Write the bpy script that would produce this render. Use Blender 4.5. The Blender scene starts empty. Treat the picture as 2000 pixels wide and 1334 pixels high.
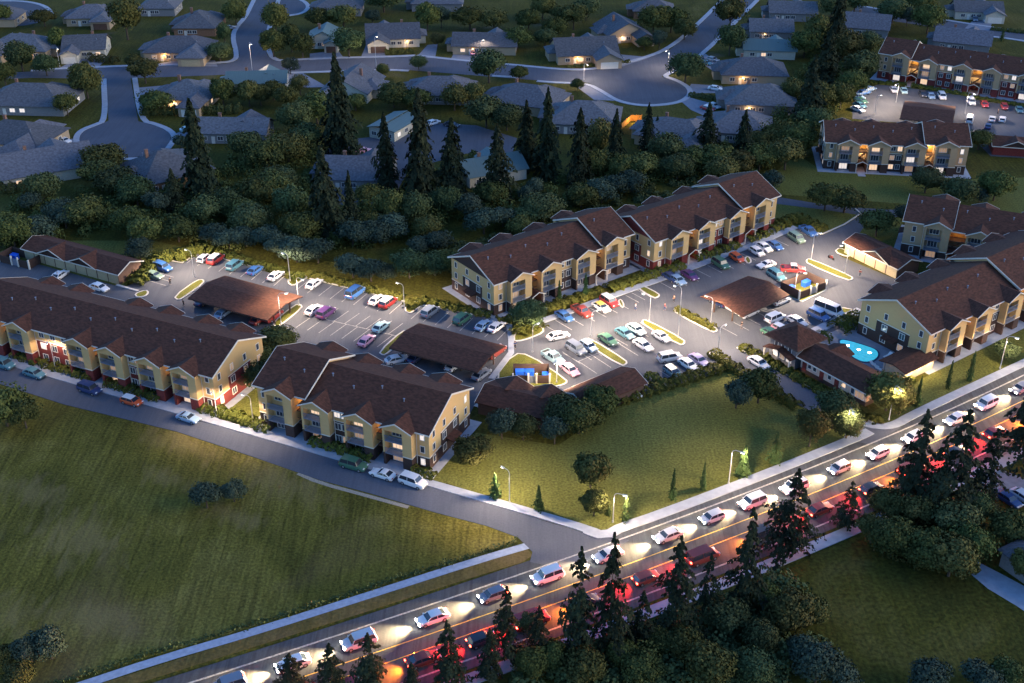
import bpy, bmesh, math, random
import numpy as np
from mathutils import Vector, Matrix
random.seed(7)
sc = bpy.context.scene
R = math.radians

# ---------------------------------------------------------------- camera
CAM_H, PITCH, FPX = 120.0, R(30), 2309.4
cam = bpy.data.cameras.new('camera'); co = bpy.data.objects.new('camera', cam)
sc.collection.objects.link(co); sc.camera = co
co.location = (0, 0, CAM_H); co.rotation_euler = (R(60), 0, 0)
cam.sensor_width = 36; cam.lens = 36*FPX/2000; cam.clip_end = 6000; cam.clip_start = 1
# ---------------------------------------------------------------- sky and sun (dusk)
SUN_EL, SUN_AZ = 4.0, 100.0        # azimuth clockwise from +Y
w = bpy.data.worlds.new('World'); sc.world = w; w.use_nodes = True
nt = w.node_tree; bg = nt.nodes['Background']
sky = nt.nodes.new('ShaderNodeTexSky'); sky.sky_type = 'NISHITA'; sky.sun_disc = False
sky.sun_elevation = R(SUN_EL); sky.sun_rotation = R(SUN_AZ)
sky.air_density = 1.0; sky.dust_density = 0.3; sky.ozone_density = 4.0
tint = nt.nodes.new('ShaderNodeMixRGB'); tint.blend_type = 'MULTIPLY'; tint.inputs[0].default_value = 1; tint.inputs[2].default_value = (1.26, .93, .95, 1)
nt.links.new(sky.outputs[0], tint.inputs[1]); nt.links.new(tint.outputs[0], bg.inputs[0]); bg.inputs[1].default_value = 0.15
sl = bpy.data.lights.new('sun', 'SUN'); so = bpy.data.objects.new('sun', sl); sc.collection.objects.link(so)
sl.energy = 0.40; sl.angle = R(40); sl.color = (1.0, 0.86, 0.62)
sd = Vector((math.sin(R(SUN_AZ))*math.cos(R(SUN_EL+12)), math.cos(R(SUN_AZ))*math.cos(R(SUN_EL+12)), math.sin(R(SUN_EL+12))))
so.rotation_euler = sd.to_track_quat('Z', 'Y').to_euler()
sc.view_settings.view_transform = 'Standard'; sc.view_settings.look = 'None'
sc.view_settings.exposure = 2.6; sc.view_settings.gamma = 1.0
LAMP_W, LAMP_C = 950.0, (1.0, 0.74, 0.52)

# ---------------------------------------------------------------- helpers
def G(x, y, z=0.0):
    """point on the level z seen at photo pixel x, y"""
    a = (x-1000)/FPX; b = -(y-667)/FPX
    dy = math.cos(PITCH)+b*math.sin(PITCH); dz = -math.sin(PITCH)+b*math.cos(PITCH)
    t = (z-CAM_H)/dz
    return Vector((a*t, dy*t, z))
def S(y): return 0.00722*(y+666)            # photo pixels per metre at ground row y
def ang(p, q): return math.atan2(q[1]-p[1], q[0]-p[0])

MATS = {}
def mat(name, col, rough=0.8, var=0.25, scale=1.5, bump=0.0, col2=None, emit=None, es=0, spec=0.3, metal=0.0, objvar=0.0, detail=4, coord='Object', stretch=None):
    if name in MATS: return MATS[name]
    m = bpy.data.materials.new(name); m.use_nodes = True; n = m.node_tree; b = n.nodes['Principled BSDF']
    b.inputs['Roughness'].default_value = rough; b.inputs['Metallic'].default_value = metal
    b.inputs['Specular IOR Level'].default_value = spec
    if var or objvar:
        tc = n.nodes.new('ShaderNodeTexCoord'); nz = n.nodes.new('ShaderNodeTexNoise')
        nz.inputs['Scale'].default_value = scale; nz.inputs['Detail'].default_value = detail
        src = tc.outputs[coord]
        if stretch:
            mp = n.nodes.new('ShaderNodeMapping'); mp.inputs['Scale'].default_value = stretch[0]; mp.inputs['Rotation'].default_value = (0, 0, stretch[1])
            n.links.new(src, mp.inputs[0]); src = mp.outputs[0]
        n.links.new(src, nz.inputs['Vector'])
        cr = n.nodes.new('ShaderNodeValToRGB'); cr.color_ramp.elements[0].position = .3; cr.color_ramp.elements[1].position = .7
        c2 = col2 or tuple(min(1, c*(1+var)) for c in col)
        c1 = tuple(c*(1-var) for c in col) if not col2 else col
        cr.color_ramp.elements[0].color = (*c1, 1); cr.color_ramp.elements[1].color = (*c2, 1)
        n.links.new(nz.outputs[0], cr.inputs[0]); out = cr.outputs[0]
        if objvar:
            oi = n.nodes.new('ShaderNodeObjectInfo'); mr = n.nodes.new('ShaderNodeMapRange')
            mr.inputs[3].default_value = 1-objvar; mr.inputs[4].default_value = 1+objvar
            n.links.new(oi.outputs['Random'], mr.inputs[0])
            hs = n.nodes.new('ShaderNodeHueSaturation'); n.links.new(mr.outputs[0], hs.inputs['Value'])
            mr2 = n.nodes.new('ShaderNodeMapRange'); mr2.inputs[3].default_value = .5-objvar*.08; mr2.inputs[4].default_value = .5+objvar*.08
            ma = n.nodes.new('ShaderNodeMath'); ma.operation = 'FRACT'; mm = n.nodes.new('ShaderNodeMath'); mm.operation = 'MULTIPLY'; mm.inputs[1].default_value = 7.3
            n.links.new(oi.outputs['Random'], mm.inputs[0]); n.links.new(mm.outputs[0], ma.inputs[0]); n.links.new(ma.outputs[0], mr2.inputs[0]); n.links.new(mr2.outputs[0], hs.inputs['Hue'])
            n.links.new(out, hs.inputs['Color']); out = hs.outputs[0]
        n.links.new(out, b.inputs['Base Color'])
        if bump:
            bp = n.nodes.new('ShaderNodeBump'); bp.inputs['Strength'].default_value = bump; bp.inputs['Distance'].default_value = 0.1
            n.links.new(nz.outputs[0], bp.inputs['Height']); n.links.new(bp.outputs[0], b.inputs['Normal'])
    else: b.inputs['Base Color'].default_value = (*col, 1)
    if emit: b.inputs['Emission Color'].default_value = (*emit, 1); b.inputs['Emission Strength'].default_value = es
    MATS[name] = m; return m

def ground_mat(name, stops, scales, tint_rot=0.0, bump=.6, patch=None, streak=.25, fine_c=.55, pw=.1, spots=()):
    m = bpy.data.materials.new(name); m.use_nodes = True; n = m.node_tree; b = n.nodes['Principled BSDF']; b.inputs['Roughness'].default_value = .95
    b.inputs['Specular IOR Level'].default_value = .1
    L = n.links.new; tc = n.nodes.new('ShaderNodeTexCoord')
    def noise(s, d=5, st=None, rot=0, dist=0):
        nz = n.nodes.new('ShaderNodeTexNoise'); nz.inputs['Scale'].default_value = s; nz.inputs['Detail'].default_value = d; nz.inputs['Distortion'].default_value = dist
        mp = n.nodes.new('ShaderNodeMapping'); mp.inputs['Rotation'].default_value = (0, 0, rot); mp.inputs['Scale'].default_value = st or (1, 1, 1)
        L(tc.outputs['Object'], mp.inputs[0]); L(mp.outputs[0], nz.inputs[0]); return nz.outputs[0]
    def ramp(src, st):
        cr = n.nodes.new('ShaderNodeValToRGB'); e = cr.color_ramp.elements
        while len(e) < len(st): e.new(.5)
        for i, (p, c) in enumerate(st): e[i].position = p; e[i].color = (*c, 1)
        L(src, cr.inputs[0]); return cr.outputs[0]
    def mix(a, bb, f, mode='MIX'):
        mx = n.nodes.new('ShaderNodeMixRGB'); mx.blend_type = mode
        if isinstance(f, float): mx.inputs[0].default_value = f
        else: L(f, mx.inputs[0])
        for i, q in ((1, a), (2, bb)):
            if isinstance(q, tuple): mx.inputs[i].default_value = (*q, 1)
            else: L(q, mx.inputs[i])
        return mx.outputs[0]
    base = ramp(noise(scales[0], 6, dist=1.0), stops)
    fine = noise(scales[1], 6)
    base = mix(base, ramp(fine, [(.25, (1-fine_c,)*3), (.75, (1+fine_c*.9,)*3)]), 1.0, 'MULTIPLY')
    if streak:
        st = noise(1.1, 5, (1, .06, 1), tint_rot, 1.2)
        base = mix(base, ramp(st, [(.35, (.7, .7, .7)), (.62, (1.25, 1.25, 1.2))]), streak*2, 'MULTIPLY')
    if patch:
        pm = ramp(noise(patch[1], 8, dist=.4), [(patch[2], (0, 0, 0)), (patch[2]+pw, (.85, .85, .85))])
        base = mix(base, patch[0], pm)
    for (sx_, sy_, rx_, ry_, ro_) in spots:           # bare ground at known places
        mp = n.nodes.new('ShaderNodeMapping'); mp.vector_type = 'TEXTURE'; mp.inputs['Location'].default_value = (sx_, sy_, 0); mp.inputs['Rotation'].default_value = (0, 0, ro_); mp.inputs['Scale'].default_value = (rx_, ry_, 1)
        L(tc.outputs['Object'], mp.inputs[0]); vl = n.nodes.new('ShaderNodeVectorMath'); vl.operation = 'LENGTH'; L(mp.outputs[0], vl.inputs[0])
        ad = n.nodes.new('ShaderNodeMath'); ad.operation = 'MULTIPLY_ADD'; L(noise(.45, 12, (1, .35, 1), ro_, 1.0), ad.inputs[0]); ad.inputs[1].default_value = 2.2; L(vl.outputs['Value'], ad.inputs[2])
        hf = n.nodes.new('ShaderNodeMath'); hf.operation = 'MULTIPLY'; hf.inputs[1].default_value = .5; L(ad.outputs[0], hf.inputs[0]); ad = hf
        base = mix(base, (.20, .15, .06), ramp(ad.outputs[0], [(.60, (.55, .55, .55)), (.95, (0, 0, 0))]))
    L(base, b.inputs['Base Color'])
    bp = n.nodes.new('ShaderNodeBump'); bp.inputs['Strength'].default_value = bump; bp.inputs['Distance'].default_value = .25; L(fine, bp.inputs['Height']); L(bp.outputs[0], b.inputs['Normal'])
    MATS[name] = m; return m

class MB:
    def __init__(s): s.v = []; s.f = []; s.m = []
    def face(s, pts, m=0):
        i = len(s.v); s.v += [tuple(p) for p in pts]; s.f.append(tuple(range(i, i+len(pts)))); s.m.append(m)
    def box(s, a, b, m=0, M=None):
        x0, y0, z0 = a; x1, y1, z1 = b
        c = [(x0, y0, z0), (x1, y0, z0), (x1, y1, z0), (x0, y1, z0), (x0, y0, z1), (x1, y0, z1), (x1, y1, z1), (x0, y1, z1)]
        if M: c = [tuple(M @ Vector(p)) for p in c]
        i = len(s.v); s.v += c
        for f in ((0, 3, 2, 1), (4, 5, 6, 7), (0, 1, 5, 4), (1, 2, 6, 5), (2, 3, 7, 6), (3, 0, 4, 7)): s.f.append(tuple(i+k for k in f)); s.m.append(m)
    def prism(s, poly, z0, z1, m=0):        # poly ccw in xy
        n = len(poly); i = len(s.v); s.v += [(p[0], p[1], z0) for p in poly]+[(p[0], p[1], z1) for p in poly]
        s.f.append(tuple(i+n+k for k in range(n))); s.m.append(m)
        s.f.append(tuple(i+k for k in reversed(range(n)))); s.m.append(m)
        for k in range(n): s.f.append((i+k, i+(k+1) % n, i+n+(k+1) % n, i+n+k)); s.m.append(m)
    def extr_u(s, prof, u0, u1, m=0):       # profile in (v, z), extruded along x
        n = len(prof); i = len(s.v); s.v += [(u0, p[0], p[1]) for p in prof]+[(u1, p[0], p[1]) for p in prof]
        s.f.append(tuple(i+k for k in range(n))); s.m.append(m); s.f.append(tuple(i+n+k for k in reversed(range(n)))); s.m.append(m)
        for k in range(n): s.f.append((i+k, i+n+k, i+n+(k+1) % n, i+(k+1) % n)); s.m.append(m)
    def slab(s, pts, th, m=0):              # polygon given thickness downwards
        n = len(pts); i = len(s.v); s.v += [tuple(p) for p in pts]+[(p[0], p[1], p[2]-th) for p in pts]
        s.f.append(tuple(i+k for k in range(n))); s.m.append(m); s.f.append(tuple(i+n+k for k in reversed(range(n)))); s.m.append(m)
        for k in range(n): s.f.append((i+k, i+n+k, i+n+(k+1) % n, i+(k+1) % n)); s.m.append(m)
    def beam(s, p, q, w, h=None, m=0):
        p, q = Vector(p), Vector(q); h = h or w; d = q-p; l = d.length
        M = Matrix.Translation(p) @ d.to_track_quat('X', 'Z').to_matrix().to_4x4(); s.box((0, -w/2, -h/2), (l, w/2, h/2), m, M)
    def tube(s, p, q, r0, r1=None, n=8, m=0):
        p, q = Vector(p), Vector(q); r1 = r0 if r1 is None else r1
        M = (q-p).to_track_quat('Z', 'Y').to_matrix(); i = len(s.v)
        for c, r in ((p, r0), (q, r1)):
            for k in range(n): a = 2*math.pi*k/n; s.v.append(tuple(c+M @ Vector((r*math.cos(a), r*math.sin(a), 0))))
        for k in range(n): s.f.append((i+k, i+(k+1) % n, i+n+(k+1) % n, i+n+k)); s.m.append(m)
        s.f.append(tuple(i+n+k for k in range(n))); s.m.append(m); s.f.append(tuple(i+k for k in reversed(range(n)))); s.m.append(m)
    def mesh(s, name, mats):
        me = bpy.data.meshes.new(name); me.from_pydata(s.v, [], s.f)
        for m in (mats if isinstance(mats, (list, tuple)) else [mats]): me.materials.append(m)
        if any(s.m): me.polygons.foreach_set('material_index', s.m)
        bm = bmesh.new(); bm.from_mesh(me); bmesh.ops.recalc_face_normals(bm, faces=bm.faces); bm.to_mesh(me); bm.free()
        me.update(); return me
    def build(s, name, mats, parent=None): return link(name, s.mesh(name, mats), parent)
def link(name, me, parent=None, loc=None, rz=0):
    o = bpy.data.objects.new(name, me); sc.collection.objects.link(o)
    if parent: o.parent = parent
    if loc is not None: o.location = loc
    if rz: o.rotation_euler.z = rz
    return o
THINGS = []
def tag(o, label, cat, group=None, kind=None):
    if kind: o['kind'] = kind
    if label: o['label'] = label
    if cat: o['category'] = cat
    if group: o['group'] = group
    if kind is None: THINGS.append(o)
    return o
def thing(name, label, cat, loc, rz=0, group=None):
    o = bpy.data.objects.new(name, None); sc.collection.objects.link(o); o.location = loc; o.rotation_euler.z = rz; o.empty_display_size = .1
    return tag(o, label, cat, group)
def copy_tree(o, parent=None):
    c = o.copy(); sc.collection.objects.link(c); c.parent = parent
    for ch in o.children: copy_tree(ch, c)
    return c
def chaikin(p, n=2, closed=False):
    p = [Vector(q) for q in p]
    for _ in range(n):
        r = [] if closed else [p[0]]
        for a, b in zip(p, p[1:]+([p[0]] if closed else [])): r += [a*.75+b*.25, a*.25+b*.75]
        if not closed: r.append(p[-1])
        p = r
    return p
def area(p): return sum(a[0]*b[1]-b[0]*a[1] for a, b in zip(p, p[1:]+p[:1]))/2
def gp(px, z=0): return [G(x, y, 0) for x, y in px]
def poly(name, px, z0, z1, m, sm=0, kind='structure', pts=None):
    p = pts or gp(px)
    if sm: p = chaikin(p, sm, True)
    if area(p) < 0: p = p[::-1]
    b = MB(); b.prism(p, z0, z1); o = b.build(name, m)
    if kind: o['kind'] = kind
    return o
def offset(p, d):
    r = []
    for i, a in enumerate(p):
        t = (p[min(i+1, len(p)-1)]-p[max(i-1, 0)]); t.z = 0; t.normalize(); r.append(a+Vector((-t.y, t.x, 0))*d)
    return r
RC = [0]
def ribbon(name, px, wd, z0, z1, m, sm=2, pts=None):     # along a line, wd metres to its left (negative: right)
    RC[0] += 1
    if z1 > .05: z1 += .004*(RC[0] % 9)
    p = chaikin(pts or gp(px), sm); q = offset(p, wd); b = MB()
    for i in range(len(p)-1):
        a, c, d, e = p[i], p[i+1], q[i+1], q[i]
        for (s, t, u, v) in ((a, c, d, e),):
            b.face([(s.x, s.y, z1), (t.x, t.y, z1), (u.x, u.y, z1), (v.x, v.y, z1)])
            if z1-z0 > .03:
                b.face([(s.x, s.y, z0), (t.x, t.y, z0), (t.x, t.y, z1), (s.x, s.y, z1)]); b.face([(u.x, u.y, z0), (v.x, v.y, z0), (v.x, v.y, z1), (u.x, u.y, z1)])
    me = bpy.data.meshes.new(name); me.from_pydata(b.v, [], b.f); me.materials.append(m)
    bm = bmesh.new(); bm.from_mesh(me); bmesh.ops.remove_doubles(bm, verts=bm.verts, dist=.001)
    for f in bm.faces:
        f.normal_update()
        if abs(f.normal.z) > .5 and f.normal.z < 0: f.normal_flip()
    bm.to_mesh(me); bm.free()
    o = link(name, me); o['kind'] = 'structure'; return o

# ---------------------------------------------------------------- materials
GRASS = ground_mat('wild_grass', [(.3, (.040, .042, .008)), (.55, (.066, .062, .010)), (.75, (.10, .088, .024))], (.06, 1.6), patch=((.10, .085, .06), .035, .66))
SPOTS = []
for x_, y_, a_, b_ in ((350, 862, 9, 4), (560, 945, 11, 5), (160, 1050, 9, 7), (60, 960, 8, 4), (330, 935, 5, 3), (190, 1210, 7, 3), (460, 1010, 7, 3), (40, 1200, 6, 4), (660, 905, 5, 2)):
    q_ = G(x_, y_); SPOTS.append((q_.x, q_.y, a_*1.5, b_*1.3, -.5))
FIELD = ground_mat('field_grass', [(.3, (.072, .066, .012)), (.5, (.112, .096, .017)), (.7, (.160, .132, .034))], (.05, 2.2), tint_rot=.6, patch=((.17, .11, .06), .028, .58), streak=.45, pw=.2, spots=SPOTS)
LAWN = ground_mat('lawn_grass', [(.3, (.098, .103, .023)), (.7, (.126, .130, .035))], (.04, 2.5), streak=.12, bump=.4)
VERGE = ground_mat('verge_grass', [(.3, (.085, .07, .02)), (.5, (.12, .09, .03)), (.75, (.15, .105, .05))], (.12, 2.0), streak=.25, tint_rot=1.1, fine_c=.3, bump=.2)
ISLE = ground_mat('island_grass', [(.3, (.11, .115, .022)), (.7, (.15, .15, .03))], (.4, 5.0), streak=0.0)
ASPH = ground_mat('asphalt', [(.3, (.080, .088, .106)), (.7, (.104, .112, .130))], (.08, 4.0), streak=.1, bump=.0, fine_c=.12, patch=((.085, .09, .10), .12, .62))
ASPH2 = ground_mat('street_asphalt', [(.3, (.078, .088, .112)), (.7, (.098, .108, .134))], (.06, 3.0), streak=.10, bump=.0, fine_c=.10)
HWY = ground_mat('highway_asphalt', [(.3, (.055, .062, .074)), (.7, (.072, .080, .094))], (.08, 3.0), streak=.3, tint_rot=1.05, bump=.0, fine_c=.12)
CONC = mat('concrete', (.30, .33, .38), .85, .12, .8)
KERB = mat('kerb_concrete', (.48, .47, .44), .8, .1, 2)
PAINT = mat('white_road_paint', (.32, .32, .31), .8, .4, 3)
YPAINT = mat('yellow_road_paint', (.6, .42, .08), .7, .2, 3)
ROOF = mat('brown_shingle', (.074, .029, .017), .9, .42, 1.3, .3, detail=12, stretch=((1, 1.9, 1.9), 0))
ROOFB = mat('blue_grey_shingle', (.095, .098, .112), .9, .3, 1.6, .3, objvar=.22)
ROOFT = mat('teal_metal_roof', (.085, .135, .135), .6, .1, 1, spec=.5, stretch=((6, .2, 1), 0))
YEL = mat('yellow_siding', (.56, .375, .165), .8, .08, 3, stretch=((.3, .3, 9), 0))
GRN = mat('sage_siding', (.40, .28, .16), .8, .08, 3, stretch=((.3, .3, 9), 0))
TRIM = mat('cream_trim', (.62, .58, .50), .7, .08, 2)
RED = mat('red_brick', (.15, .028, .024), .85, .25, 5, .2)
BRN = mat('brown_siding', (.055, .034, .028), .85, .2, 3, stretch=((.3, .3, 9), 0))
ORG = mat('painted_lamp_orange', (.55, .28, .06), .8, .1, 2)  # orange lamp light of the stairwells put into the wall colour
GREY = mat('grey_metal', (.20, .23, .29), .5, .1, 2, metal=.3)
POLE = mat('pale_pole', (.5, .5, .5), .5, .1, 2, metal=.2)
DGLASS = mat('dark_glass', (.05, .06, .08), .12, 0, spec=.6)
WFR = mat('white_frame', (.70, .68, .62), .6, .05, 2)
LIT = [mat('lit_window_warm', (.5, .4, .3), .5, 0, emit=(1, .66, .40), es=.16), mat('lit_window_pale', (.5, .45, .4), .5, 0, emit=(1, .86, .76), es=.14), mat('lit_window_dim', (.4, .3, .2), .5, 0, emit=(1, .60, .36), es=.05)]
TAN = mat('tan_siding', (.34, .26, .17), .8, .1, 3, stretch=((.3, .3, 9), 0)); CREAM = mat('cream_siding', (.45, .42, .34), .8, .1, 3); GWALL = mat('grey_siding', (.2, .2, .2), .8, .12, 3)
BRICK = mat('brown_brick', (.22, .12, .07), .85, .25, 4)
DOORT = mat('tan_garage_door', (.40, .33, .20), .7, .08, 2)
DOORW = mat('white_door', (.6, .58, .52), .6, .06, 2)
LAMPM = mat('lamp_glow', (.9, .8, .6), .5, 0, emit=(1, .85, .62), es=6)
WALLL = mat('wall_lamp_glow', (.9, .8, .6), .5, 0, emit=(1, .62, .28), es=2.5)
SOFFIT = mat('brown_trim', (.10, .06, .045), .8, .1, 2)

# ---------------------------------------------------------------- ground, roads
b = MB(); b.face([(-1500, -300, 0), (1500, -300, 0), (1500, 2600, 0), (-1500, 2600, 0)]); g = b.build('ground', GRASS); g['kind'] = 'structure'
# highway: white edge line fitted as a smooth curve in plan
WL = [(350, 1342), (500, 1290), (717, 1217), (999, 1125), (1112, 1087), (1225, 1050), (1350, 1005), (1499, 949), (1640, 886), (1750, 842), (1975, 745)]
gl = [G(*p) for p in WL]; cf = np.polyfit([p.x for p in gl], [p.y for p in gl], 3)
def hwy(x): return float(np.polyval(cf, x)) if x <= 100 else float(np.polyval(cf, 100)+(x-100)*np.polyval(np.polyder(cf), 100)) 
HL = [Vector((x, hwy(x) if x > -60 else hwy(-60)+(x+60)*float(np.polyval(np.polyder(cf), -60)), 0)) for x in range(-160, 330, 4)]
def hoff(d): return offset(HL, d)
def band(name, d0, d1, z0, z1, m): return ribbon(name, None, d1-d0, z0, z1, m, 0, pts=hoff(d0))
band('highway', 2.0, -14.3, 0, .030, HWY)
band('edge_line', 0, -.28, 0, .044, PAINT); band('edge_line', -12.5, -12.78, 0, .044, PAINT)
band('lane_line', -5.6, -5.75, 0, .044, YPAINT); band('lane_line', -8.1, -8.25, 0, .044, YPAINT)
# sidewalks on the near side of the highway (pieces) 
def along(i0, i1, d0, d1, name, z1, m, z0=0): return ribbon(name, None, d1-d0, z0, z1, m, 0, pts=hoff(d0)[i0:i1])
along(6, 96, -15.0, -17.2, 'path', .10, CONC)
# front street
SW_T = [(-160, 652), (0, 698), (500, 840), (925, 962), (1062, 1001), (1160, 1031), (1185, 1042)]
poly('street', [(-160, 662), (0, 705), (500, 851), (925, 975), (1170, 1050), (1230, 1055), (1180, 1085), (1100, 1110), (1035, 1098), (1040, 1078), (1012, 1050), (950, 1027), (850, 1001), (717, 962), (625, 938), (499, 894), (345, 843), (125, 790), (0, 750), (-160, 700)], 0, .036, ASPH2)
ribbon('sidewalk', SW_T, -1.75, 0, .13, CONC, 1)
ribbon('sidewalk', [(1150, 1029), (1178, 1040), (1206, 1024), (1277, 1001), (1499, 917), (1670, 848), (1690, 838)], -2.0, 0, .13, CONC, 1)
ribbon('sidewalk', [(1672, 815), (1700, 826), (1735, 829), (1775, 805), (1999, 702), (2300, 560)], -1.9, 0, .13, CONC, 2)
ribbon('gravel_edge', [(585, 922), (625, 940), (717, 965), (800, 988)], -.8, 0, .012, mat('gravel', (.30, .26, .20), .9, .3, 4), 1)
# left field and the roadside path
poly('field', [(-300, 680), (0, 752), (125, 791), (345, 844), (499, 895), (717, 963), (850, 1002), (950, 1028), (1005, 1048), (1010, 1058), (750, 1135), (499, 1222), (150, 1324), (-100, 1400), (-500, 1400)], 0, .006, FIELD)
ribbon('path', [(-60, 1400), (150, 1334), (300, 1284), (499, 1226), (750, 1146), (925, 1090), (1028, 1060)], -1.5, 0, .03, mat('path_concrete', (.28, .33, .42), .8, .15, 1.5), 1)
poly('verge', [(-60, 1416), (150, 1350), (499, 1240), (750, 1160), (999, 1080), (1030, 1072), (1040, 1085), (1020, 1098), (900, 1135), (700, 1200), (300, 1325), (0, 1420)], 0, .010, VERGE)
poly('driveway', [(1882, 912), (1925, 897), (1975, 868), (2000, 872), (1958, 903), (1942, 912), (2040, 950), (2040, 990), (1990, 975), (1950, 962), (1928, 985), (1895, 1003), (1840, 1018), (1835, 1000), (1880, 985), (1905, 950)], 0, .024, mat('pale_driveway', (.17, .185, .21), .85, .15, 1))
poly('path', [(1885, 1112), (1905, 1095), (1950, 1118), (2010, 1150), (2010, 1200), (1985, 1183), (1930, 1150)], 0, .022, CONC)
# main lawn and other lawns of the estate
poly('lawn', [(850, 935), (925, 962), (1062, 1000), (1178, 1038), (1277, 1000), (1499, 916), (1668, 846), (1670, 815), (1515, 762), (1440, 715), (1385, 700), (1205, 790), (1090, 870), (930, 845), (905, 860)], 0, 0.0080, LAWN)
poly('lawn', [(1690, 815), (1735, 828), (1775, 804), (1999, 702), (2300, 560), (2300, 500), (1860, 710), (1800, 740)], 0, 0.0100, LAWN)
poly('lawn', [(-200, 560), (60, 470), (300, 470), (640, 545), (800, 585), (965, 622), (1060, 604), (1030, 640), (960, 625), (820, 596), (600, 545), (499, 524), (387, 495), (322, 509), (280, 540), (240, 560), (0, 500)], 0, 0.0120, LAWN)
poly('lawn', [(1500, 390), (1700, 420), (1762, 412), (1765, 520), (1600, 462), (1500, 450)], 0, 0.0140, LAWN)
poly('lawn', [(1555, 300), (1600, 330), (1900, 350), (2200, 340), (2200, 460), (1790, 400), (1500, 378), (1500, 350)], 0, 0.0160, LAWN)
poly('lawn', [(420, 812), (530, 846), (700, 893), (870, 945), (920, 850), (905, 800), (560, 690), (500, 740)], 0, 0.0180, LAWN)
# estate asphalt
poly('car_park', [(-200, 470), (0, 500), (60, 512), (240, 562), (275, 548), (300, 520), (322, 509), (357, 515), (387, 495), (499, 524), (562, 545), (600, 545), (790, 590), (820, 596), (960, 621), (999, 637), (1010, 660), (1045, 639), (1110, 616), (1200, 583), (1300, 548), (1499, 474), (1560, 447), (1607, 459), (1650, 440), (1682, 419), (1720, 418), (1722, 428), (1690, 440), (1675, 460), (1640, 485), (1640, 500), (1750, 546), (1790, 566), (1690, 640), (1580, 665), (1520, 680), (1465, 700), (1440, 684), (1425, 722), (1205, 786), (1150, 775), (1080, 790), (965, 762), (925, 795), (905, 830), (890, 800), (560, 692), (505, 660), (440, 740), (-200, 640)], 0, .028, ASPH)
poly('street', [(1385, 690), (1440, 680), (1507, 718), (1607, 773), (1672, 813), (1707, 829), (1760, 835), (1700, 868), (1655, 860), (1678, 849), (1650, 835), (1567, 795), (1515, 765), (1430, 716)], 0, .034, ASPH2)
poly('street', [(1500, 382), (1612, 400), (1690, 407), (1745, 410), (1800, 412), (1800, 424), (1720, 424), (1690, 422), (1612, 410), (1500, 396)], 0, .034, ASPH2)
poly('car_park', [(1680, 180), (1715, 165), (2200, 225), (2200, 340), (1990, 308), (1935, 305), (1900, 270), (1760, 240), (1665, 232), (1665, 205)], 0, .028, ASPH)
# housing streets
ST = [(-80, 146), (60, 140), (110, 136), (248, 130), (310, 129), (440, 124), (463, 118), (468, 108), (458, 70), (468, 50), (483, 35), (500, 0), (512, -40), (552, -40), (540, 0), (525, 45), (515, 75), (522, 108), (535, 118), (550, 120), (630, 115), (740, 113), (812, 110), (925, 122), (1000, 128), (1112, 139), (1175, 135), (1250, 118), (1307, 98), (1360, 55), (1425, -10), (1455, -40), (1515, -40), (1475, 0), (1362, 112), (1325, 132), (1300, 143), (1292, 150), (1318, 158), (1342, 172), (1343, 186), (1322, 200), (1262, 206), (1212, 198), (1180, 178), (1150, 162), (1085, 160), (1050, 157), (960, 150), (800, 137), (762, 135), (630, 139), (500, 143), (442, 146), (255, 153), (270, 237), (300, 244), (328, 256), (337, 270), (322, 291), (290, 304), (245, 309), (190, 303), (160, 288), (153, 270), (163, 255), (190, 245), (212, 236), (208, 154), (60, 152), (-80, 160)]
poly('street', ST, 0, .034, ASPH2)
poly('street', [(-70, 10), (0, 3), (45, 3), (85, 12), (98, 28), (85, 42), (40, 52), (-30, 52), (-100, 40)], 0, .034, ASPH2, 1)
poly('street', [(525, 8), (560, -6), (590, 2), (600, 14), (588, 26), (560, 30), (530, 26)], 0, .034, ASPH2, 1)
poly('street', [(1675, 12), (1840, 40), (2200, 95), (2200, 115), (1999, 78), (1917, 68), (1750, 42), (1660, 25)], 0, .034, ASPH2)
for s in ([(60, 140), (110, 136), (248, 130), (310, 129), (440, 124), (463, 118), (468, 108), (458, 70), (468, 50), (483, 35), (500, 0)],
          [(812, 110), (925, 122), (1000, 128), (1112, 139), (1175, 135), (1250, 118), (1307, 98), (1360, 55), (1425, -10)],
          [(540, 0), (525, 45), (515, 75), (522, 108), (535, 118), (550, 120), (630, 115), (740, 113), (812, 110)],
          [(-10, 3), (45, 3), (85, 12), (98, 28), (96, 36)], [(560, -6), (590, 2), (600, 14), (588, 26), (560, 30)], [(1675, 12), (1840, 40), (2200, 95)]):
    ribbon('sidewalk', s, 1.7, 0, .13, CONC, 2)
for s in ([(1475, 0), (1362, 112), (1325, 132), (1300, 143), (1292, 150), (1318, 158), (1342, 172), (1343, 186), (1322, 200), (1262, 206), (1212, 198), (1180, 178), (1150, 162), (1085, 160), (1050, 157)],
          [(800, 137), (762, 135), (630, 139), (500, 143), (442, 146)], [(960, 150), (1010, 153)],
          [(258, 153), (270, 237), (300, 244), (328, 256), (337, 270), (322, 291)], [(270, 308), (245, 309), (190, 303), (160, 288), (153, 270), (163, 255), (190, 245), (212, 236), (208, 154)], [(2200, 115), (1999, 78), (1917, 68), (1850, 58)]):
    ribbon('sidewalk', s, 1.7 if False else -1.7*-1, 0, .13, CONC, 2)
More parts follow.
